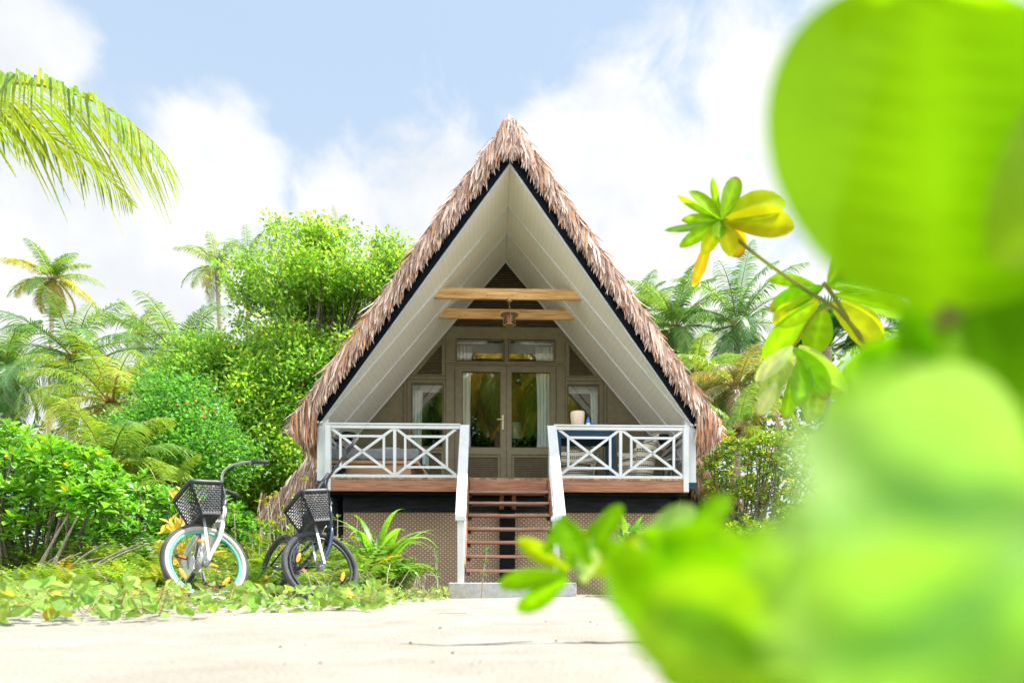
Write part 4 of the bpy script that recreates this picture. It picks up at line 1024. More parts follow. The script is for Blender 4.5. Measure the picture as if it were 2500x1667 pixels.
def frond(mb, rb, base, az, el, L, bend, col, nl=46, ll=.5, wl=.035, twist=0.0, sag=.55, tip=None):
    n = 26; ang = el; P = [np.array(base, float)]; h = np.array([math.cos(az), math.sin(az), 0])
    for i in range(n):
        f = i/n; a = el-bend*(f**1.3)
        P.append(P[-1]+(h*math.cos(a)+np.array([0, 0, math.sin(a)]))*L/n)
    P = np.array(P)
    rad = np.linspace(.028, .004, n+1)*L/3.5*1.1
    tube(rb, P, rad, 5, C=np.array([.28, .30, .06]) if col[0] < .2 else np.array([.45, .36, .08]))
    f = np.linspace(.10, .995, nl); idx = f*n; i0 = np.minimum(idx.astype(int), n-1); t = (idx-i0)[:, None]
    B = P[i0]*(1-t)+P[i0+1]*t; Tn = unit(P[i0+1]-P[i0])
    side0 = np.array([-h[1], h[0], 0]); up = np.cross(side0, Tn)*-1.0; up = unit(up)
    up = np.where(up[:, 2:3] < 0, -up, up)
    for s in (-1, 1):
        prof = np.sin(np.pi*np.clip(f*.88+.10, 0, 1))**.6*(1-.35*f)
        Ln = ll*prof*(1+rg.normal(0, .06, nl))
        lift = .35-.2*f+rg.normal(0, .10, nl)+twist*s
        D = unit(side0[None]*s*1.0+Tn*(.55+.5*f[:, None])+up*lift[:, None])
        nrm = unit(np.cross(D, Tn))*s
        # strip of three pieces, hanging more towards its tip
        us = np.array([0, .33, .68, 1.0]); ws = np.array([.7, 1, .75, .08])
        sgs = sag*(1+rg.normal(0, .2, nl))
        V = B[:, None, :]+us[None, :, None]*Ln[:, None, None]*D[:, None, :]
        V[:, :, 2] -= (us**2)[None]*sgs[:, None]*Ln[:, None]
        Wn = unit(Tn+nrm*.25+rg.normal(0, .12, (nl, 3)))
        A = V+ws[None, :, None]*wl/2*Wn[:, None, :]; Bv = V-ws[None, :, None]*wl/2*Wn[:, None, :]
        VV = np.stack([A, Bv], 2).reshape(nl, 8, 3); b = np.arange(nl)[:, None]*8
        Q = np.concatenate([b+np.array([2*i, 2*i+1, 2*i+3, 2*i+2]) for i in range(3)], 1).reshape(-1, 4)
        C = np.repeat(vary(col, nl, .14, 0, .10), 8, 0).reshape(nl, 8, 3)
        tipb = np.array([1.5, 1.15, .8]); C[:, 6:, :] *= tipb; C = C.reshape(-1, 3)
        mb.add(VV.reshape(-1, 3), Q, C=np.clip(C, 0, .9))
def palm(label, crown, L=2.6, nf=20, cols=(G_MID,), seed=0, lean=(0, 0), trunk=True, ll=.64, up0=75, low=-35, nl=84, wl=.036, nuts=0, group='coconut palms behind the thicket', yellow=0, sag=.62, name='coconut_palm', tr=.13, azs=None, cat='palm', mat_='frond', bend=1.3):
    c = Vector(crown); rr = random.Random(seed*13+5)
    t = thing(name, label, cat, (c.x-lean[0], c.y-lean[1], 0), 0, group)
    base = Vector(t.location)
    mb = MB(); rb = MB()
    for i in range(nf):
        f = i/(nf-1); az = (i*2.39996+rr.uniform(-.25, .25)) if azs is None else azs[i % len(azs)]+rr.uniform(-.1, .1)
        el = R(up0+(low-up0)*f**1.05+rr.uniform(-8, 8)); col = cols[rr.randrange(len(cols))]
        if f > .8 and rr.random() < yellow: col = (.36, .36, .11)
        Lf = L*(.72+.28*math.sin(math.pi*min(1, f*.9+.15)))*rr.uniform(.9, 1.08)
        frond(mb, rb, (c-base)+Vector((math.cos(az)*.08, math.sin(az)*.08, 0)), az, el, Lf, bend*rr.uniform(.8, 1.15), col, nl, ll*L/2.6, wl*L/2.6, 0, sag)
    mb.build('crown', M[mat_], t)
    rb.build('frond_stems', M['frond'], t)
    if trunk:
        b = MB(); q = c-base; pts = [Vector((0, 0, -.1)), Vector((q.x*.25, q.y*.25, q.z*.35)), Vector((q.x*.65, q.y*.65, q.z*.7)), q]
        sp_ = spline(pts, 6); tube(b, sp_, list(np.linspace(tr*1.25, tr*.8, len(sp_))), 10); b.build('trunk', M['trunk'], t, smooth=True)
    b = MB(); n = 60  # fibre and old stubs at the heart
    D = unit(rg.normal(size=(n, 3))+np.array([0, 0, .6])); leaves(b, np.tile(np.array(c-base)-np.array([0, 0, .1]), (n, 1)), D, rg.uniform(.15, .4, n)*L/2.6, .07, vary((.30, .22, .12), n, .2), 'dia'); b.build('heart_fibre', M['thatch'], t)
    for k in range(nuts):
        a = rr.uniform(0, 6.28); b = MB(); lathe(b, [(0, -.13), (.07, -.10), (.10, 0), (.07, .09), (0, .12)], n=12); o = b.build('coconut', M['coconut'], t, smooth=True); o.location = (c-base)+Vector((math.cos(a)*.22, math.sin(a)*.22, -.25-rr.random()*.15))
    return t

def broad_tree(name, label, base, blobs, ncl, per, leafL, col, clr=.34, yel=0.0, seed=1, branches=60, cat='tree', shape='dia', gapf=1.0, group=None, trunk_r=.13, leafW=.5, matn='leaf', hole=.15, fork=None, ups=.35):
    t = thing(name, label, cat, base, 0, group); b0 = np.array(base)
    vol = np.array([r[0]*r[1]*r[2] for c, r in blobs]); pick = rg.choice(len(blobs), ncl*3, p=vol**.67/np.sum(vol**.67))
    u = unit(rg.normal(size=(ncl*3, 3))); rad = rg.uniform(.25, 1, ncl*3)**.42
    cen = np.array([np.array(blobs[k][0]) for k in pick]); rr_ = np.array([blobs[k][1] for k in pick])
    P = cen+u*rad[:, None]*rr_*(1+.14*np.sin(u[:, :1]*7+seed)+.10*np.sin(u[:, 2:3]*11+seed*2))
    g = gnoise(P[:, 0]*gapf, P[:, 2]*gapf, 1.0, seed)+gnoise(P[:, 1]*gapf, P[:, 2]*gapf, 1.3, seed+3)*.6
    P = P[(g > -hole*2) & (P[:, 2] > .15)][:ncl]; ncl = len(P)
    hue = gnoise(P[:, 0], P[:, 2], 1.1, seed+7)
    mb = MB(); idx = np.repeat(np.arange(ncl), per); n = len(idx)
    off = rg.normal(0, clr*.5, (n, 3))*np.array([1, 1, .75]); PP = P[idx]+off
    D = unit(off*1.2+rg.normal(0, .25, (n, 3))+np.array([0, 0, ups])*.6)
    C = vary(col, n, .2, yel)*(1+.22*hue[idx][:, None]*np.array([1.6, 1, .6]))
    leaves(mb, PP-b0, D, rg.uniform(.75, 1.25, n)*leafL, leafL*leafW, np.clip(C, .004, .8), shape)
    mb.build('foliage', M[matn], t)
    b = MB(); f0 = np.array(fork if fork is not None else (base[0], base[1], base[2]+.35*(P[:, 2].max()-base[2])))
    mid = (np.array([0, 0, 0])+f0-b0)
    tube(b, spline([(0, 0, -.1), tuple(mid*.55+np.array([.05, .03, 0])), tuple(mid)], 6), list(np.linspace(trunk_r*1.3, trunk_r, 13)), 8)
    sel = rg.choice(ncl, min(branches, ncl), replace=False)
    for k in sel:
        e = P[k]-b0; st_ = mid*(rg.uniform(.6, 1.0)); m1 = st_*.55+e*.45+np.array([0, 0, .12*np.linalg.norm(e-st_)])+rg.normal(0, .12, 3)
        sp_ = spline([st_, m1, e], 5); tube(b, sp_, list(np.linspace(trunk_r*.38, .008, len(sp_))), 5)
    b.build('trunk', M['bark'], t)
    return t
def rosette_bush(label, base, blobs, nros, leafL, col, seed=0, per=11, name='beach_shrub', cat='shrub', group=None, matn='leafgloss', yel=.01, stems=40, shape='ob'):
    t = thing(name, label, cat, base, 0, group); b0 = np.array(base)
    pick = rg.integers(0, len(blobs), nros*2); u = unit(rg.normal(size=(nros*2, 3))+np.array([0, -.35, .5]))
    cen = np.array([blobs[k][0] for k in pick]); rr_ = np.array([blobs[k][1] for k in pick])
    rad = rg.uniform(.5, 1.0, nros*2)**.35
    P = cen+u*rad[:, None]*rr_*(1+.16*np.sin(u[:, :1]*6+seed)+.12*np.sin(u[:, 2:3]*9+seed*2)); ok = P[:, 2] > .12; P = P[ok][:nros]; u = u[ok][:nros]; n0 = len(P)
    ax = unit(u*.35+np.array([0, -.15, 1.0])+rg.normal(0, .2, (n0, 3)))
    idx = np.repeat(np.arange(n0), per); n = len(idx); k = np.tile(np.arange(per), n0)
    a = ax[idx]; ref = np.where(np.abs(a[:, 2:3]) > .9, np.array([1.0, 0, 0]), np.array([0, 0, 1.0])); e1 = unit(np.cross(a, ref)); e2 = np.cross(a, e1)
    ph = k*2.399+rg.uniform(0, 6, n0)[idx]; tilt = R(28)+k/per*R(62)+rg.normal(0, .12, n)
    D = a*np.cos(tilt)[:, None]+(e1*np.cos(ph)[:, None]+e2*np.sin(ph)[:, None])*np.sin(tilt)[:, None]
    PP = P[idx]-a*(k/per*.06)[:, None]
    L = leafL*rg.uniform(.7, 1.15, n)*(.75+.35*k/per)
    C = vary(col, n, .16, yel)*(1.12-.25*(k/per)[:, None]*np.array([1.2, .8, .5]))
    mb = MB(); leaves(mb, PP-b0, D, L, L*.42, np.clip(C, .004, .8), shape, Nn=a-D*.5, droop=.12); mb.build('foliage', M[matn], t)
    b = MB(); sel = rg.choice(n0, min(stems, n0), replace=False)
    for q in sel:
        e = P[q]-b0; s0 = np.array([e[0]*.25+rg.normal(0, .1), e[1]*.25+rg.normal(0, .1), 0])
        sp_ = spline([s0, s0*.4+e*.6+np.array([0, 0, -.12])+rg.normal(0, .06, 3), e], 5); tube(b, sp_, list(np.linspace(.022, .008, len(sp_))), 5)
    b.build('stems', M['bark'], t)
    return t

# ------------------------------------------------------------------ palms
Y1 = (.21, .37, .055); Y2 = (.38, .44, .06); GB = (.10, .25, .075); GM = (.16, .33, .075)
palm('tall slender coconut palm with sunlit yellow fronds above the far left thicket', W(128, 682, 40), 3.0, 22, (Y1, GM, Y2), 1, (.3, 0), nuts=5, yellow=.9, low=-62, nl=60, wl=.045)
palm('tall thin coconut palm just left of the big round tree', W(528, 650, 38), 2.6, 18, (Y1, GM, GM), 2, (-.9, 0), yellow=.6, low=-55, nl=38, wl=.05)
palm('large dark green coconut palm under the tall left palm', W(182, 873, 25), 3.7, 24, (GB, GM, GB), 3, (.3, 0), nuts=4, low=-45, nl=46)
palm('blue green coconut palm right of the yellowish one, touching the round tree', W(436, 868, 24), 3.2, 24, (GB, GM), 4, (.2, 0), low=-50, nl=46, yellow=.3)
palm('yellowish coconut palm in front of the larger palms, standing lowest in the thicket', W(272, 985, 16.5), 2.6, 24, (Y1, Y2, Y1, GM), 5, (.1, 0), low=-40, yellow=.7, nl=48, sag=.6)
palm('coconut palm cut by the left edge of the view, behind the shrubs', W(10, 905, 27), 3.4, 20, (GB, GM), 6, (.2, 0), low=-50)
palm('small distant coconut palm between the two dark green ones', W(340, 815, 36), 2.4, 16, (GM, Y1), 7, (0, 0), low=-30, nl=36, wl=.05)
palm('very distant palm tip peeking over the top right of the round tree', W(822, 548, 42), 1.2, 9, (GM,), 8, (0, 0), low=20, nl=26, wl=.05)
palm('distant palm behind the upper left edge of the round tree', W(605, 622, 40), 2.2, 12, (GM,), 9, (0, 0), low=0, nl=30, wl=.05)
palm('young trunkless palm with broad fronds sprouting low between shrubs and thicket', W(265, 1135, 10.2), 1.5, 12, (GM, Y1), 10, (0, 0), low=5, up0=72, ll=.9, trunk=False, nl=60, wl=.045, group=None)
palm('single small palm in the shrubs left of the bicycles, one arching frond', W(430, 1185, 9.6), .7, 5, (Y1,), 18, (0, 0), low=20, up0=80, ll=.9, trunk=False, nl=50, wl=.045, group=None)
RG = 'coconut palms right of the hut'
palm('upright coconut palm right of the hut, tallest behind the leaning branch', W(1800, 795, 23), 3.1, 24, (GB, GM, GB), 11, (.1, 0), low=-55, up0=86, nl=48, group=RG)
palm('coconut palm half hidden by the right roof slope', W(1648, 800, 25), 2.9, 22, (GB, GM), 12, (.1, 0), low=-55, up0=86, group=RG)
palm('coconut palm farther back, just over the right edge of the thatch', W(1558, 770, 30), 2.6, 18, (GB,), 13, (0, 0), low=-40, up0=80, group=RG)
palm('coconut palm at far right half lost behind the blurred leaves', W(2215, 815, 24), 2.6, 20, (GM, GB), 14, (0, 0), low=-40, group=RG)
palm('drooping coconut palm with brown old fronds low beside the right eave', W(1800, 940, 17.5), 2.2, 26, (GM, (.26, .29, .13), Y1, (.30, .28, .15)), 15, (.1, 0), low=-70, up0=60, yellow=.6, group=RG)
palm('coconut palm with hanging fronds between the two right palms', W(1700, 900, 20), 2.2, 22, (GM, Y1), 19, (0, 0), low=-70, up0=50, yellow=.5, group=RG)
palm('low arching young palm beside the right eave of the thatch', W(1800, 1040, 13), 1.1, 9, (Y1, GM), 16, (0, 0), low=10, ll=.8, trunk=False, group=None)
# fan palm
def fan_palm(crown, label):
    c = Vector(crown); t = thing('fan_palm', label, 'palm', (c.x, c.y, 0)); mb = MB(); sb = MB(); rr = random.Random(4)
    for i in range(15):
        az = i*2.4; el = R(rr.uniform(5, 80)); d = np.array([math.cos(az)*math.cos(el), math.sin(az)*math.cos(el), math.sin(el)]); s = .75
        e = np.array([0, 0, c.z])+d*s; tube(sb, [(0, 0, c.z), tuple(e)], .018, 5, C=np.array([.1, .2, .04]))
        n = 34; a = np.linspace(-2.0, 2.0, n); e1 = unit(np.cross(d, [0, 0, 1.0])); D = d[None]*np.cos(a)[:, None]+e1[None]*np.sin(a)[:, None]
        leaves(mb, np.tile(e, (n, 1)), D, .85*rg.uniform(.92, 1.05, n), .075, vary((.03, .16, .035), n, .1), 'strap', Nn=np.cross(d, e1)+0*D, droop=.12)
    mb.build('crown', M['frond'], t); sb.build('frond_stems', M['frond'], t)
    b = MB(); tube(b, [(0, 0, -.1), (.05, 0, c.z*.5), (0, 0, c.z)], [.16, .13, .12], 10); b.build('trunk', M['trunk'], t)
fan_palm(W(2020, 850, 19), 'fan palm with round pleated leaves behind the drooping leaf cluster on the right')

# palm whose frond tip hangs into the picture at the upper left
def edge_palm():
    c = Vector((-6.9, 6.4, 4.75)); t = thing('coconut_palm', 'nearest coconut palm, one long yellow green frond reaching in at the upper left edge', 'palm', (c.x-.4, c.y, 0)); o = np.array([c.x-.4, c.y, 0])
    mb = MB(); rb = MB()
    frond(mb, rb, np.array(W(-250, 245, 6.5))-o, R(-4), R(13), 3.0, 1.12, (.24, .38, .02), 84, 1.0, .046, 0, 1.0)
    frond(mb, rb, np.array(W(-250, 245, 6.5))-o+np.array([0, .1, .1]), R(60), R(30), 2.4, 1.2, (.17, .28, .025), 50, .8, .04)
    for i in range(12):
        az = R(100+i*17); frond(mb, rb, np.array(c)-o, az, R(60-i*8), 2.8, 1.4, Y1, 40, .7, .04)
    mb.build('crown', M['frond'], t); rb.build('frond_stems', M['frond'], t)
    b = MB(); tube(b, [(0, 0, -.1), (.1, 0, 2.4), (c.x-o[0], 0, c.z)], [.18, .14, .12], 10); b.build('trunk', M['trunk'], t)
edge_palm()
# palms on the camera's side: they are what the door and window glass mirrors
MG = 'coconut palms facing the hut, mirrored in its glass'
palm('coconut palm facing the hut whose yellow fronds mirror in the left door glass', (.1, -3.0, 9.3), 3.8, 22, (Y1, (.60, .48, .05), (.50, .38, .05)), 21, (-.6, 0), low=-75, up0=50, group=MG, yellow=1, sag=.9, nl=50, bend=1.7)
palm('coconut palm facing the hut whose fronds mirror in the right door glass', (2.7, -3.6, 9.5), 3.8, 22, (GM, (.58, .50, .06), Y1), 22, (.3, 0), low=-75, up0=60, group=MG, sag=.9, nl=50, bend=1.6)
palm('coconut palm facing the hut mirrored in the left small window', (-2.9, -3.8, 8.6), 3.4, 22, (GM, Y1), 23, (.3, 0), low=-60, up0=60, group=MG)
palm('coconut palm facing the hut mirrored in the right small window', (5.2, -4.2, 8.6), 3.4, 22, (GM, GB), 24, (-.3, 0), low=-60, up0=60, group=MG)
for i, (x, y, z) in enumerate(((-3.2, -8.5, 12), (.6, -8.5, 13), (4.4, -9, 12.5))):
    broad_tree('dark_tree', ['dense dark tree behind the mirrored palms, left of centre', 'dense dark tree behind the mirrored palms, at centre', 'dense dark tree behind the mirrored palms, right of centre', 'dense dark tree at the far left of the mirrored row', 'dense dark tree at the far right of the mirrored row', 'taller dark tree in the rear of the mirrored row, left', 'taller dark tree in the rear of the mirrored row, right'][i],
               (x, y, 0), [((x, y, z*.55), (2.8, 1.8, z*.5))], 420, 30, .36, G_DARK, .9, seed=30+i, branches=12, group='dark trees mirrored in the glass')

# ------------------------------------------------------------------ trees and shrubs, left
c1 = W(745, 690, 15.5)
broad_tree('leafy_tree', 'large round bright green tree rising left of the thatched roof', (-4.6, 15.6, 0),
           [(tuple(W(735, 720, 15.5)), (1.6, 1.6, 1.5)), (tuple(W(850, 690, 15.5)), (1.25, 1.5, 1.3)), (tuple(W(665, 800, 15.3)), (.8, 1.0, .9)), (tuple(W(930, 660, 15.5)), (.75, .8, .6)), (tuple(W(765, 900, 15.5)), (1.6, 1.6, 1.3)), (tuple(W(800, 635, 15.5)), (.85, .9, .6))],
           640, 64, .11, (.27, .47, .07), .30, yel=.015, seed=3, branches=120, fork=(-4.6, 15.5, 4.2), leafW=.55, hole=.02, gapf=1.7, ups=-.1)
broad_tree('leafy_tree', 'lower dense tree below the round tree, reaching down to the thatch eave', (-6.6, 14.6, 0),
           [(tuple(W(560, 985, 14.4)), (1.3, 1.1, 1.15)), (tuple(W(690, 1010, 14.4)), (1.2, 1, 1.3)), (tuple(W(640, 1150, 14.2)), (1.5, 1, 1.1)), (tuple(W(480, 950, 14.6)), (.85, .9, .6)), (tuple(W(750, 900, 14.6)), (.9, .8, .9)), (tuple(W(520, 1150, 14)), (1.0, 1, 1.0)), (tuple(W(520, 905, 14.6)), (1.0, .9, .7))],
           760, 70, .105, (.26, .48, .07), .32, yel=.015, seed=5, branches=60, fork=(-6.4, 14.4, 1.8), leafW=.58, hole=.3, ups=0)
v = broad_tree('vine_thicket', 'darker thicket with small red blossoms left of the dense tree', (-7.8, 12.2, 0),
           [(tuple(W(440, 1010, 12.2)), (.75, .8, .7)), (tuple(W(380, 1090, 12)), (.9, .8, .6)), (tuple(W(500, 1100, 11.8)), (.9, .8, .7))],
           300, 70, .08, (.14, .38, .07), .28, seed=6, branches=40, cat='thicket', leafW=.6, hole=.35, fork=(-7.2, 12.1, .9), ups=0)
n = 26; b = MB(); P = np.array([W(rg.uniform(395, 540), rg.uniform(960, 1120), 11.3+rg.uniform(-.2, .3)) for _ in range(n)])-np.array(v.location)
leaves(b, P, rg.normal(size=(n, 3)), .06, .05, vary((1, 1, 1), n, .1), 'ov'); b.build('blossoms', M['flower'], v)
# back wall of distant greenery seen between the stems
def far_green(label, x0, x1, y, ztop, col, seed, name='distant_thicket'):
    cs = [((x, y+rnd.uniform(-1, 1), ztop*rnd.uniform(.35, .55)), ((x1-x0)/5, 1.4, ztop*.5)) for x in np.linspace(x0, x1, 5)]
    return broad_tree(name, label, ((x0+x1)/2, y, 0), cs, 420, 34, .26, col, .7, seed=seed, branches=16, cat='thicket', leafW=.5, hole=.6)
far_green('dark distant thicket under the palms on the left', -20, -9, 22, 5.6, G_DARK, 41)
far_green('dark distant thicket at the far left edge behind the shrubs', -24, -17, 19, 3.6, (.03, .10, .02), 44)
far_green('distant thicket under the palms on the right of the hut', 4.5, 16, 21, 8.0, (.14, .27, .06), 42)
far_green('distant green thicket behind the big tree and the hut', -9, -2, 21, 6, (.05, .15, .02), 43)
# beach shrubs
rosette_bush('tall beach shrub with glossy bright leaves at the left edge', (-5.5, 7.6, 0), [((-5.7, 7.6, 1.55), (.6, .6, .42)), ((-5.05, 7.5, 1.42), (.5, .5, .36)), ((-6.4, 7.4, 1.3), (.9, .8, .6)), ((-4.65, 7.3, 1.05), (.4, .45, .32)), ((-5.4, 7.2, 1.0), (.5, .4, .3)), ((-6.0, 7.3, .9), (.5, .4, .3))], 330, .16, (.22, .46, .04), 1, group='glossy beach shrubs on the left')
rosette_bush('low beach shrub spreading between the edge shrub and the white bicycle', (-4.6, 8.6, 0), [((-4.9, 8.8, 1.15), (.6, .6, .45)), ((-4.25, 8.9, 1.05), (.5, .6, .48)), ((-5.6, 8.9, 1.1), (.8, .7, .6)), ((-4.6, 8.5, .7), (.7, .5, .4)), ((-3.7, 8.9, .8), (.45, .5, .4)), ((-5.3, 8.4, .7), (.6, .4, .4))], 340, .14, (.17, .40, .045), 2, group='glossy beach shrubs on the left')
rosette_bush('darker low shrub with round leaves under the spreading one, behind the white wheel', (-3.9, 8.0, 0), [((-3.95, 7.9, .42), (.75, .4, .42)), ((-4.9, 7.5, .4), (.6, .4, .4)), ((-3.3, 8.2, .4), (.5, .4, .36))], 150, .10, (.09, .28, .04), 3, shape='ov', group='glossy beach shrubs on the left')
rosette_bush('yellow flowering shrub beside the right eave', (3.9, 11.6, 0), [((4.0, 11.6, 2.2), (.8, .7, .65)), ((4.9, 11.8, 2.3), (.9, .8, .6)), ((4.2, 11.8, 1.2), (1.0, .7, .9))], 520, .11, (.20, .33, .04), 4, yel=.16, name='flowering_shrub', shape='ov')
rosette_bush('yellow green shrub right of the hut stilts', (4.3, 10.3, 0), [((4.1, 10.3, .7), (.9, .6, .6)), ((5.2, 10.3, .9), (.9, .6, .8))], 330, .11, (.19, .33, .04), 5, yel=.1)

# ferns: soft yellow green ground cover plus single plants
def fern_fronds(mb, P0, nfr, L, col, up=(30, 75), wid=.22):
    n = nfr; m = 16
    az = rg.uniform(0, 2*np.pi, n); el = np.radians(rg.uniform(up[0], up[1], n)); Lf = L*rg.uniform(.7, 1.15, n); base = P0
    f = np.linspace(.12, 1, m)
    a = el[:, None]-1.25*f[None]**1.4*rg.uniform(.6, 1.2, n)[:, None]
    st = Lf[:, None]/m
    hx = np.cumsum(np.cos(a)*st, 1); hz = np.cumsum(np.sin(a)*st, 1)
    H = np.stack([np.cos(az), np.sin(az)], -1)
    X = base[:, None, 0]+H[:, None, 0]*hx; Y = base[:, None, 1]+H[:, None, 1]*hx; Z = base[:, None, 2]+hz
    P = np.stack([X, Y, Z], -1).reshape(-1, 3); Tn = np.stack([H[:, None, 0]*np.cos(a), H[:, None, 1]*np.cos(a), np.sin(a)], -1).reshape(-1, 3)
    S = np.stack([-H[:, 1], H[:, 0], np.zeros(n)], -1)[:, None, :].repeat(m, 1).reshape(-1, 3)
    prof = np.sin(np.pi*(f*.8+.18))**.8; LL = (Lf[:, None]*wid*prof[None]).reshape(-1)
    C = np.repeat(vary(col, n, .18, .02), m, 0)
    for s in (-1, 1):
        leaves(mb, P, S*s+Tn*.35+rg.normal(0, .08, P.shape), LL, LL*.26+.004, C*(1+rg.normal(0, .06, (len(P), 1))), 'dia', Nn=np.cross(Tn, S)+0, droop=.15)
def ground_ferns():
    mb = MB(); n = 1100
    P = []
    while len(P) < n:
        y = rnd.uniform(5.9, 8.6); x = rnd.uniform(-7.2, -1.5)
        if x > -1.5-.35*(8.6-y)+rnd.uniform(-.3, .3): continue
        P.append((x, y, gz(x, y)))
    P = np.array(P); hgt = .30+.28*np.clip((P[:, 1]-5.9)/2.2, 0, 1)
    k = P[:, 1] > 7.2
    for sel, L in ((~k, .46), (k, .80)):
        Q_ = np.repeat(P[sel], 5, 0)+rg.normal(0, .05, (sel.sum()*5, 3))*np.array([1, 1, 0]); fern_fronds(mb, Q_, len(Q_), L, (.23, .37, .055), (35, 85))
    o = mb.build('fern_cover', M['leaf']); tag(o, 'soft yellow green ferns covering the ground behind the bicycles', 'ferns', kind='stuff')
ground_ferns()
def ferns_right():
    mb = MB(); P = []
    for _ in range(150):
        x, y = rnd.uniform(2.2, 6.2), rnd.uniform(8.6, 10.4); P.append((x, y, gz(x, y)))
    Q_ = np.repeat(np.array(P), 5, 0); fern_fronds(mb, Q_, len(Q_), .5, (.15, .27, .035), (35, 85))
    o = mb.build('fern_cover', M['leaf']); tag(o, 'ferns growing along the right front corner of the hut', 'ferns', kind='stuff')
ferns_right()
def fern_plant(loc, L, nfr, col, label, up=(40, 85)):
    t = thing('fern', label, 'fern', loc); mb = MB(); fern_fronds(mb, np.tile(np.array([[0, 0, 0]]), (nfr, 1)), nfr, L, col, up); mb.build('fern_fronds', M['leaf'], t); return t
fern_plant((-1.6, 8.1, .1), .75, 30, (.13, .27, .03), 'green fern at the foot of the strap-leaved lily')
p = W(1680, 1330, 9.4); fern_plant((p.x, p.y, .45), .75, 3, (.50, .48, .03), 'yellow upright fern frond in front of the right corner stilt', (80, 88))
p = W(1600, 1330, 9.3); fern_plant((p.x-.1, p.y, .4), .75, 9, (.16, .33, .05), 'green arching fern left of the yellow frond at the right corner', (45, 85))
def dry_stuff():
    b = MB()
    for _ in range(260):
        x, y = rnd.uniform(-6.5, -1.0), rnd.uniform(5.6, 8.8); a = rnd.uniform(0, 6.3); l = rnd.uniform(.1, .45); z = gz(x, y)
        tube(b, [(x, y, z), (x+math.cos(a)*l*.5, y+math.sin(a)*l*.5, z+rnd.uniform(.05, .3)), (x+math.cos(a)*l, y+math.sin(a)*l, z+rnd.uniform(.0, .4))], .004, 4)
    o = b.build('dry_stems', M['twig']); tag(o, 'dry brown stems scattered under the ferns', 'dry stems', kind='stuff')
dry_stuff()

# strap leaved lilies
def strap_plant(loc, n, L, wd, col, label, seed, up=(25, 85)):
    t = thing('strap_leaf_lily', label, 'lily plant', loc); mb = MB(); rr = random.Random(seed)
    for i in range(n):
        az = rr.uniform(0, 6.28); el = R(rr.uniform(*up)); Ln = L*rr.uniform(.6, 1.1); bend = rr.uniform(1.0, 2.5); m = 12
        P = [Vector((rr.gauss(0, .06), rr.gauss(0, .06), rr.uniform(0, .12)))]; h = Vector((math.cos(az), math.sin(az), 0)); Ts = []
        for k in range(m):
            a = el-bend*(k/m)**1.6; d = h*math.cos(a)+Vector((0, 0, math.sin(a))); P.append(P[-1]+d*Ln/m); Ts.append(d)
        Ts.append(Ts[-1]); s = Vector((-h.y, h.x, 0)); c = vary(col, 1, .16, .03)[0]; V = []
        for k, (p_, d) in enumerate(zip(P, Ts)):
            f = k/m; w_ = wd*(.55+1.0*f*(1-f)*2)*(1 if f < .6 else max(.02, (1-f)/.4)); nn = s.cross(d)
            V += [tuple(p_-s*w_/2+nn*w_*.18), tuple(p_), tuple(p_+s*w_/2+nn*w_*.18)]
        Q = [q for k in range(m) for q in ((3*k, 3*k+1, 3*k+4, 3*k+3), (3*k+1, 3*k+2, 3*k+5, 3*k+4))]
        mb.add(V, Q, C=c)
    mb.build('strap_leaves', M['leafgloss'], t, smooth=True); return t
p = W(925, 1440, 8.0); strap_plant((p.x, 8.0, .22), 52, 1.05, .08, (.22, .46, .05), 'large strap-leaved lily right of the dark bicycle, in front of the woven panel', 3)
b = MB()
p = W(1540, 1440, 9.0); strap_plant((p.x-.05, 9.0, .62), 22, .7, .065, (.18, .40, .06), 'spiky strap-leaved lily right of the stairs by the woven panel', 5, (35, 88))
def stem_clump(loc, n, h, label, name='dry_stemmed_plant', col=G_YEL, per=6, leafL=.06, spread=.35, mats='leaf', shape='ov', cat='plant'):
    t = thing(name, label, cat, loc); b = MB(); lf = MB()
    for i in range(n):
        x, y = rnd.gauss(0, spread), rnd.gauss(0, .2); hh = h*rnd.uniform(.6, 1.05); dx = rnd.uniform(-.12, .12)
        pts = spline([(x, y, 0), (x+dx*.3, y, hh*.5), (x+dx, y, hh)], 4); tube(b, pts, list(np.linspace(.010, .005, len(pts))), 5)
        for k in range(3):
            P = np.tile(np.array(pts[-1-k*2]), (per, 1)); D = unit(rg.normal(size=(per, 3))+np.array([0, 0, .7])); leaves(lf, P, D, leafL*rg.uniform(.7, 1.3, per), leafL*.5, vary(col, per, .15), shape)
    b.build('stems', M['twig'], t); lf.build('foliage', M[mats], t); return t
p = W(690, 1430, 7.9); stem_clump((p.x, 7.9, 0), 18, 1.35, 'bare-stemmed plant with small yellow leaves between the two bicycles')
p = W(640, 1430, 7.4); stem_clump((p.x+.2, 7.3, 0), 16, .8, 'low yellow green plant just behind the gap between the bicycles', per=9, col=(.26, .36, .03), leafL=.07)
p = W(425, 1430, 6.6); stem_clump((p.x, 6.6, 0), 8, .98, 'plant with large pale yellow leaves left of the white bicycle basket', col=(.72, .55, .12), per=5, leafL=.13, spread=.16)
p = W(960, 1440, 8.3); stem_clump((p.x, 8.4, 0), 12, .75, 'thin green weed against the woven panel beside the lily', col=(.12, .26, .04), per=8, leafL=.05)
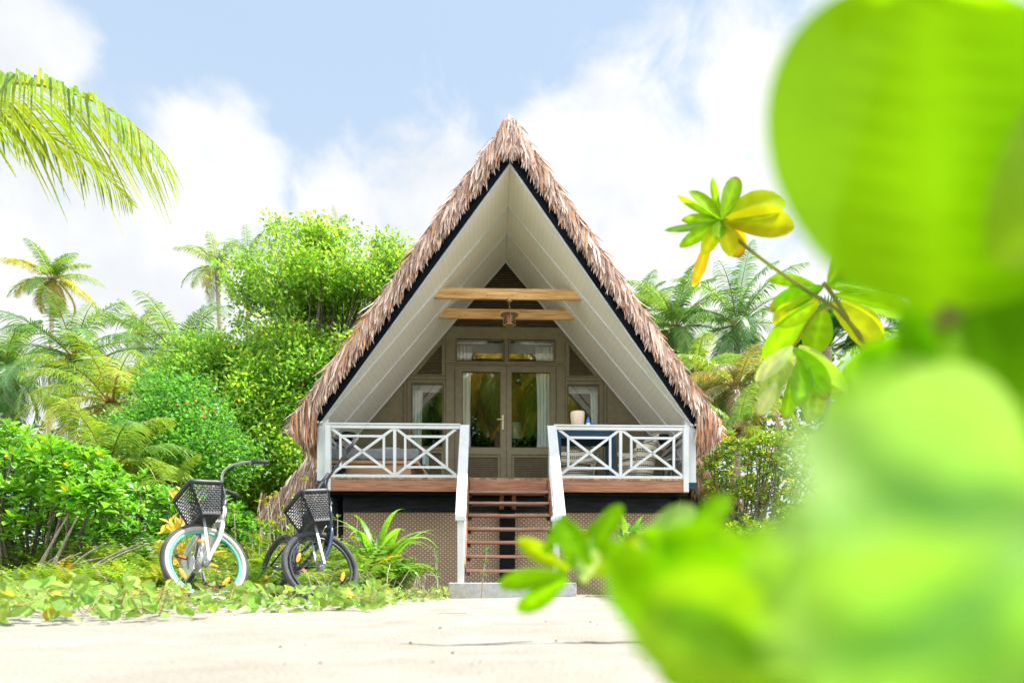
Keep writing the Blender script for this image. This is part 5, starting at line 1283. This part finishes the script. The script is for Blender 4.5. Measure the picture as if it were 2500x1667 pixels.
def dead_branch():
    p = W(200, 1330, 7.0); t = thing('dead_branch', 'grey dead branches poking out under the left edge shrub', 'dead branch', (p.x, 6.8, .1)); b = MB()
    for i in range(9):
        a = rnd.uniform(-.4, 1.2); l = rnd.uniform(.35, .8); e = Vector((math.cos(a)*l, rnd.uniform(-.2, .2), math.sin(a)*l+.2)); x = rnd.uniform(-.4, .1)
        tube(b, spline([(x, 0, .1), (x+e.x*.5, e.y*.5+.03, e.z*.5+.15), (x+e.x, e.y, e.z+.1)], 5), [.018]*4+[.013]*4+[.008]*3, 6)
    b.build('branches', M['twig'], t)
dead_branch()

# beach vines trailing on the sand
def vines(label, region, n, leafL, nrun):
    mb = MB(); rb = MB()
    P = []
    while len(P) < n:
        x, y = rnd.uniform(region[0], region[1]), rnd.uniform(region[2], region[3])
        if not region[4](x, y): continue
        P.append((x, y, gz(x, y)+rnd.random()**1.5*region[5]+.01))
    P = np.array(P); D = unit(rg.normal(size=(n, 3))*np.array([1, 1, .6])+np.array([0, -.1, .35]))
    leaves(mb, P, D, leafL*rg.uniform(.6, 1.2, n), leafL*rg.uniform(.55, .8, n), vary((.27, .44, .10), n, .16, .02), 'ov')
    for i in range(nrun):
        q = P[rnd.randrange(n)]; a = rnd.uniform(0, 6.3); l = rnd.uniform(.3, .8); pts = [(q[0]+math.cos(a)*l*k/5+rnd.gauss(0, .03), q[1]+math.sin(a)*l*k/5, gz(q[0], q[1])+.01+abs(math.sin(k*1.7+i))*region[5]*.9) for k in range(6)]
        tube(rb, spline(pts, 4), .0022, 5, C=np.array([.34, .26, .11]))
    o = mb.build('beach_vine_cover', M['leafgloss']); tag(o, label, 'beach vine', kind='stuff')
    r = rb.build('runners', M['thatch'], o)
def nn(x, y): return gnoise(x, y, 1.6, 1.0)
vines('pale green beach vine trailing over the sand at the lower left', (-3.3, -.75, 2.1, 4.2, lambda x, y: y > 2.2+max(0, (x+1.75))*1.7+.12*nn(x*2, y*2) and nn(x*2.2, y*2.5) > -.3, .14), 1150, .068, 40)
vines('beach vine creeping round the wheels of both bicycles', (-5.2, -.9, 4.2, 5.6, lambda x, y: (nn(x*2.2, y*2.6) > .0 or (y > 5.1 and nn(x*2, y*2) > -.3)) and not (math.hypot(x+2.4, y-5.0) < .42 or math.hypot(x+1.6, y-5.3) < .42), .115), 720, .068, 40)
vines('thin beach vine at the foot of the woven panel', (-1.6, -.75, 6.2, 8.2, lambda x, y: nn(x*3, y*2) > -.1, .12), 260, .06, 20)
vines('beach vine on the sand right of the stairs', (1.3, 3.6, 5.5, 8.4, lambda x, y: nn(x*3, y*2) > .0, .12), 300, .06, 20)
def litter():
    b = MB(); n = 240; y = 1.2+rg.random(n)**1.5*8; x = rg.uniform(-.55, .75, n)*y+.1*y
    P = np.stack([x, y, gh(x, y)+.006], -1); leaves(b, P, rg.normal(size=(n, 3))*np.array([1, 1, .15]), rg.uniform(.004, .015, n), rg.uniform(.003, .008, n), vary((.34, .24, .12), n, .3, .1), 'dia')
    for i in range(2):
        y0 = rnd.uniform(1.3, 4); x0 = rnd.uniform(-.7, .5)*y0; a = rnd.gauss(0, .25); l = rnd.uniform(.1, .5)
        pts = [(x0+math.cos(a)*l*k/4, y0+math.sin(a)*l*k/4+rnd.gauss(0, .01), gz(x0+math.cos(a)*l*k/4, y0)+.006) for k in range(5)]; tube(b, spline(pts, 3), .0016, 5, C=np.array([.30, .22, .13]))
    o = b.build('sand_litter', M['thatch']); tag(o, 'dry bits of leaf and twig strewn on the sand', 'litter', kind='stuff')
litter()

# ------------------------------------------------------------------ foreground shrub right beside the camera
FGc = {'g': (.19, .44, .004), 'y': (.30, .44, .006), 'd': (.08, .28, .005), 'p': (.34, .54, .24), 'o': (.46, .28, .01), 'w': (.44, .58, .38)}
def big_leaf(mb, p, d, up, L, Wd, col, cup=.12, bend=.25, n=10, oval=False, worn=False):
    "obovate leaf with rounded tip, p base, d direction, up normal"
    d = Vector(d).normalized(); s = Vector(up).cross(d).normalized(); u = d.cross(s).normalized(); p = Vector(p); V = []; m = 7
    for i in range(n+1):
        f = i/n; w = (math.sin(math.pi*min(1, f**1.35*.93+.035))**.62)*Wd/2 if f > .02 else .004
        if i == n: w = Wd*.16
        if oval: w = Wd/2*math.sqrt(max(.002, 1-(2*f-1)**2))
        c = p+d*(L*f)+u*(-bend*L*f*f)
        for j in range(m):
            q = (j/(m-1))*2-1; V.append(tuple(c+s*(w*q)+u*(cup*w*q*q)-d*(L*.03*q*q if i == n else 0)))
    Q = [(i*m+j, i*m+j+1, (i+1)*m+j+1, (i+1)*m+j) for i in range(n) for j in range(m-1)]
    c0 = np.array(FGc[col] if isinstance(col, str) else col)*(1+rnd.gauss(0, .07)); C = np.tile(c0, (len(V), 1)).reshape(n+1, m, 3)
    rib = np.clip(c0*1.35+np.array([.03, .04, .004]), 0, .8)
    for i in range(n+1):
        C[i, 3] = rib if i < n-1 else c0
        if i % 2: C[i, 2] = C[i, 4] = c0*.55+rib*.45
        C[i] *= 1+rnd.gauss(0, .015 if oval else .06)
    if worn and rnd.random() < .35: C[n] = np.array([.30, .17, .04]); C[n-1, :2] = C[n-1, :2]*.5+np.array([.15, .09, .02])
    mb.add(V, Q, C=np.clip(C.reshape(-1, 3), 0, .85))
def pxdir(a, tow=0.0):
    "direction that runs across the view at angle a (0 = right, 90 = up), leaning away by tow"
    return Vector((math.cos(R(a)), tow, math.sin(R(a))))
# 1: the single huge leaf close to the lens
t = thing('beach_shrub', 'huge blurred bright green leaf sprig close to the lens at the upper right', 'shrub', (.42, .23, 0))
o0 = Vector(t.location); mb = MB(); b = MB()
bp = W(2420, 560, .23)
big_leaf(mb, W(2300, 775, .232)-o0, pxdir(91, .05), Vector((.05, -1, .1)), .125, .129, (.26, .54, .003), .10, .0, 22, True)
big_leaf(mb, W(2480, 720, .25)-o0, pxdir(75, .2), Vector((-.3, -1, .1)), .12, .09, (.11, .36, .008), .1, .1)
big_leaf(mb, W(2430, 640, .22)-o0, pxdir(40, .0), Vector((-.2, -1, .3)), .10, .07, 'y', .1, .1)
tube(b, spline([(.02, 0, 0), (.0, .0, .15), W(2500, 800, .26)-o0, W(2300, 775, .232)-o0], 6), .004, 8, C=np.array([.3, .3, .12])); b.build('stem', M['fg'], t, smooth=True)
mb.build('foliage', M['fg'], t, smooth=True)
# 2: the branch with the star of leaves and the hanging cluster
t = thing('beach_shrub', 'leafy branch with a star of green and yellow leaves and a hanging pale cluster', 'shrub', (1.6, 1.9, 0))
o0 = Vector(t.location); mb = MB(); b = MB(); dd = 1.9
st = [W(1755, 545, dd), W(1830, 610, dd), W(1940, 690, dd), W(2040, 755, dd), W(2090, 810, dd), W(2120, 870, dd+.02), W(2210, 950, dd+.04), W(2330, 1080, dd+.03), W(2480, 1300, dd)]
tube(b, spline([v-o0 for v in st]+[Vector((.0, 0, .0))], 6), [.0045]*12+[.006]*12+[.009]*12+[.012]*19, 8, C=np.array([.30, .34, .10]))
tube(b, spline([W(2070, 780, dd)-o0, W(2030, 715, dd)-o0, W(2010, 690, dd)-o0], 4), .006, 7, C=np.array([.30, .34, .10]))
tube(b, spline([W(2060, 760, dd)-o0, W(2000, 757, dd)-o0, W(1935, 850, dd)-o0], 4), .004, 7, C=np.array([.45, .42, .12]))

FG2 = {'g': (.26, .50, .015), 'y': (.50, .60, .02), 'o': (.78, .50, .03), 'p': (.50, .64, .34), 'w': (.60, .72, .46)}
def fl(c, ang, lpx, wpx, col, tow=0.0, flat=0.0, d_=dd, bend=.1):
    if isinstance(col, str): col = FG2[col]
    base = W(c[0], c[1], d_); s_ = d_/FPX
    big_leaf(mb, base-o0, pxdir(ang, tow), Vector((rnd.uniform(-.3, .3)+flat*-math.sin(R(ang)), -1+abs(flat)*.5, rnd.uniform(-.2, .3)+flat*math.cos(R(ang)))), lpx*s_*math.sqrt(1+tow*tow), wpx*s_, col, .25, bend, 9, False, True)
for (ang, l, w, col, tow, fl_) in ((128, 115, 44, 'g', .1, 0), (100, 130, 20, 'g', .2, .8), (70, 135, 46, 'g', .1, 0), (48, 120, 22, 'g', .2, .6), (22, 170, 88, 'y', .0, .1), (-5, 175, 78, (.50, .50, .015), -.1, 0),
                                  (8, 205, 60, 'g', .3, 0), (152, 125, 18, 'g', 0, .8), (172, 95, 28, 'g', .1, .2), (192, 140, 20, (.22, .40, .12), 0, .9), (212, 120, 34, 'g', -.1, .2), (240, 100, 40, 'y', -.2, 0), (-52, 95, 60, 'o', .2, 0), (-78, 92, 50, 'y', -.2, 0), (250, 55, 36, 'g', -.4, 0)):
    fl((1762, 540), ang, l, w, col, tow, fl_)
fl((1735, 575), 252, 125, 30, 'o', 0, .1)
fl((1995, 700), 165, 115, 40, 'g', .1, 0); fl((2010, 700), 200, 130, 60, (.14, .40, .008), .1, 0); fl((2000, 735), 205, 120, 70, 'y', 0, 0); fl((1990, 740), 228, 170, 70, 'g', .1, 0)
fl((2030, 740), -38, 165, 92, 'y', 0, 0); fl((2035, 720), -8, 240, 60, (.26, .50, .01), .1, .2); fl((2020, 700), 15, 200, 90, 'g', .2, 0); fl((2040, 700), 40, 190, 90, 'g', .3, 0); fl((2050, 690), -2, 260, 80, 'g', 0, 0)
fl((2010, 750), 262, 110, 70, (.26, .50, .01), .2, 0); fl((2020, 700), 62, 160, 60, 'g', 0, 0)
for (x, y, ang, l, w, col) in ((1935, 845, 222, 120, 42, 'w'), (1930, 850, 250, 105, 56, 'p'), (1940, 850, -60, 140, 60, 'g'), (1950, 845, -28, 130, 40, 'w'), (1940, 850, -48, 170, 66, (.30, .50, .10)), (1895, 930, 245, 90, 40, 'w'), (1960, 900, -75, 130, 50, (.28, .46, .10)),
                              (1900, 880, 262, 110, 60, 'p'), (1990, 900, -40, 90, 44, 'y'), (1930, 920, -88, 100, 40, 'g'), (2000, 930, -95, 90, 40, (.35, .50, .06)), (1955, 870, -95, 120, 55, (.22, .45, .06))):
    fl((x, y), ang, l, w, col, rnd.uniform(-.3, .3), 0, dd-.03, .2)
b.build('stem', M['fg'], t, smooth=True); mb.build('foliage', M['fg'], t, smooth=True)
# 3: blurred leafy masses
def mass(label, loc, items, stems):
    t = thing('beach_shrub', label, 'shrub', loc); o0 = Vector(loc); mb = MB(); b = MB()
    for (x, y, d_, ang, l, w, col, tow) in items:
        big_leaf(mb, W(x, y, d_)-o0, pxdir(ang, tow), Vector((rnd.uniform(-.3, .3), -1, rnd.uniform(-.2, .5))), l*d_/FPX, w*d_/FPX, col, .2, .1, 7)
    for pts in stems: tube(b, spline([Vector((0, 0, 0))]+[W(*q)-o0 for q in pts], 6), .0016, 7, C=np.array([.16, .22, .06]))
    mb.build('foliage', M['fg'], t, smooth=True); b.build('stem', M['fg'], t, smooth=True); return t
def scatter(n, region, d0, d1, l0, l1, cols, a0=50, a1=230):
    it = []
    for i in range(n):
        x, y = region(rnd.random(), rnd.random()); l = rnd.uniform(l0, l1); it.append((x, y, rnd.uniform(d0, d1), rnd.uniform(a0, a1), l, l*rnd.uniform(.5, .65), rnd.choice(cols), rnd.uniform(-.1, .25)))
    return it
mass('out of focus mid green leaves filling the right edge below the huge leaf', (.42, .24, 0), scatter(13, lambda u, v: (2430+300*u, 900+300*v), .24, .34, 380, 560, ['g', 'g', (.14, .36, .005)], 70, 190), [[(2650, 1300, .22), (2560, 1050, .2)]])
mass('pale blurred leaves close to the lens at the lower right corner', (.16, .14, 0), scatter(13, lambda u, v: (2420+420*u, 1330+380*v-60*u), .075, .11, 560, 800, ['p', (.32, .54, .20), (.30, .52, .17), (.28, .50, .12)], 110, 215), [[(2500, 1500, .14), (2400, 1300, .14)]])
mass('blurred yellow green leaves along the bottom right of centre', (.20, .28, 0), scatter(14, lambda u, v: (1800+330*u, 1480+200*v-60*u), .20, .28, 320, 460, ['g', (.28, .50, .02), (.34, .54, .08), (.30, .52, .04)], 80, 220), [[(2000, 1600, .3), (1900, 1480, .3)]])
mass('soft green leaves in front of the right corner of the hut', (.24, .30, 0), scatter(15, lambda u, v: (2190+420*u, 1250-130*u+150*v), .13, .2, 300, 420, ['p', (.28, .50, .14), (.24, .46, .08), 'g'], 120, 215), [[(2250, 1450, .3), (2100, 1250, .28)]])
it = [(1380, 1400, 1.0, 188, 170, 56, 'g', .1), (1385, 1410, 1.0, 215, 150, 60, 'g', .1), (1390, 1390, 1.0, 150, 150, 50, 'y', .1), (1395, 1380, 1.0, 100, 120, 60, 'g', 0), (1400, 1390, 1.0, 55, 160, 62, 'g', 0), (1410, 1400, 1.0, 20, 120, 60, 'y', .2),
      (1420, 1420, 1.0, 75, 110, 60, 'w', -.2), (1330, 1350, 1.0, 60, 110, 40, 'g', 0), (1450, 1340, .95, 60, 130, 56, 'g', 0), (1440, 1380, .95, 120, 130, 60, 'g', 0), (1490, 1345, .9, 15, 160, 60, 'y', 0), (1500, 1390, .9, -10, 150, 50, 'g', .1),
      (1590, 1400, .85, 150, 150, 70, 'g', 0), (1560, 1330, .8, 35, 170, 70, 'p', 0), (1560, 1480, .9, 80, 90, 50, 'g', 0), (1640, 1420, .8, 100, 150, 70, 'g', 0), (1700, 1350, .75, 160, 150, 60, 'g', 0), (1680, 1300, .75, 40, 150, 64, 'g', .1)]
it = [(x, y, d_*.55, a_, l, w, c_, t_) for (x, y, d_, a_, l, w, c_, t_) in it]
mass('low leafy sprig on the sand in front of the stairs, bright and slightly blurred', (.26, .40, .0), it, [[(1900, 1620, .42), (1560, 1500, .52), (1400, 1415, .55)], [(1900, 1620, .42), (1500, 1400, .50)]])
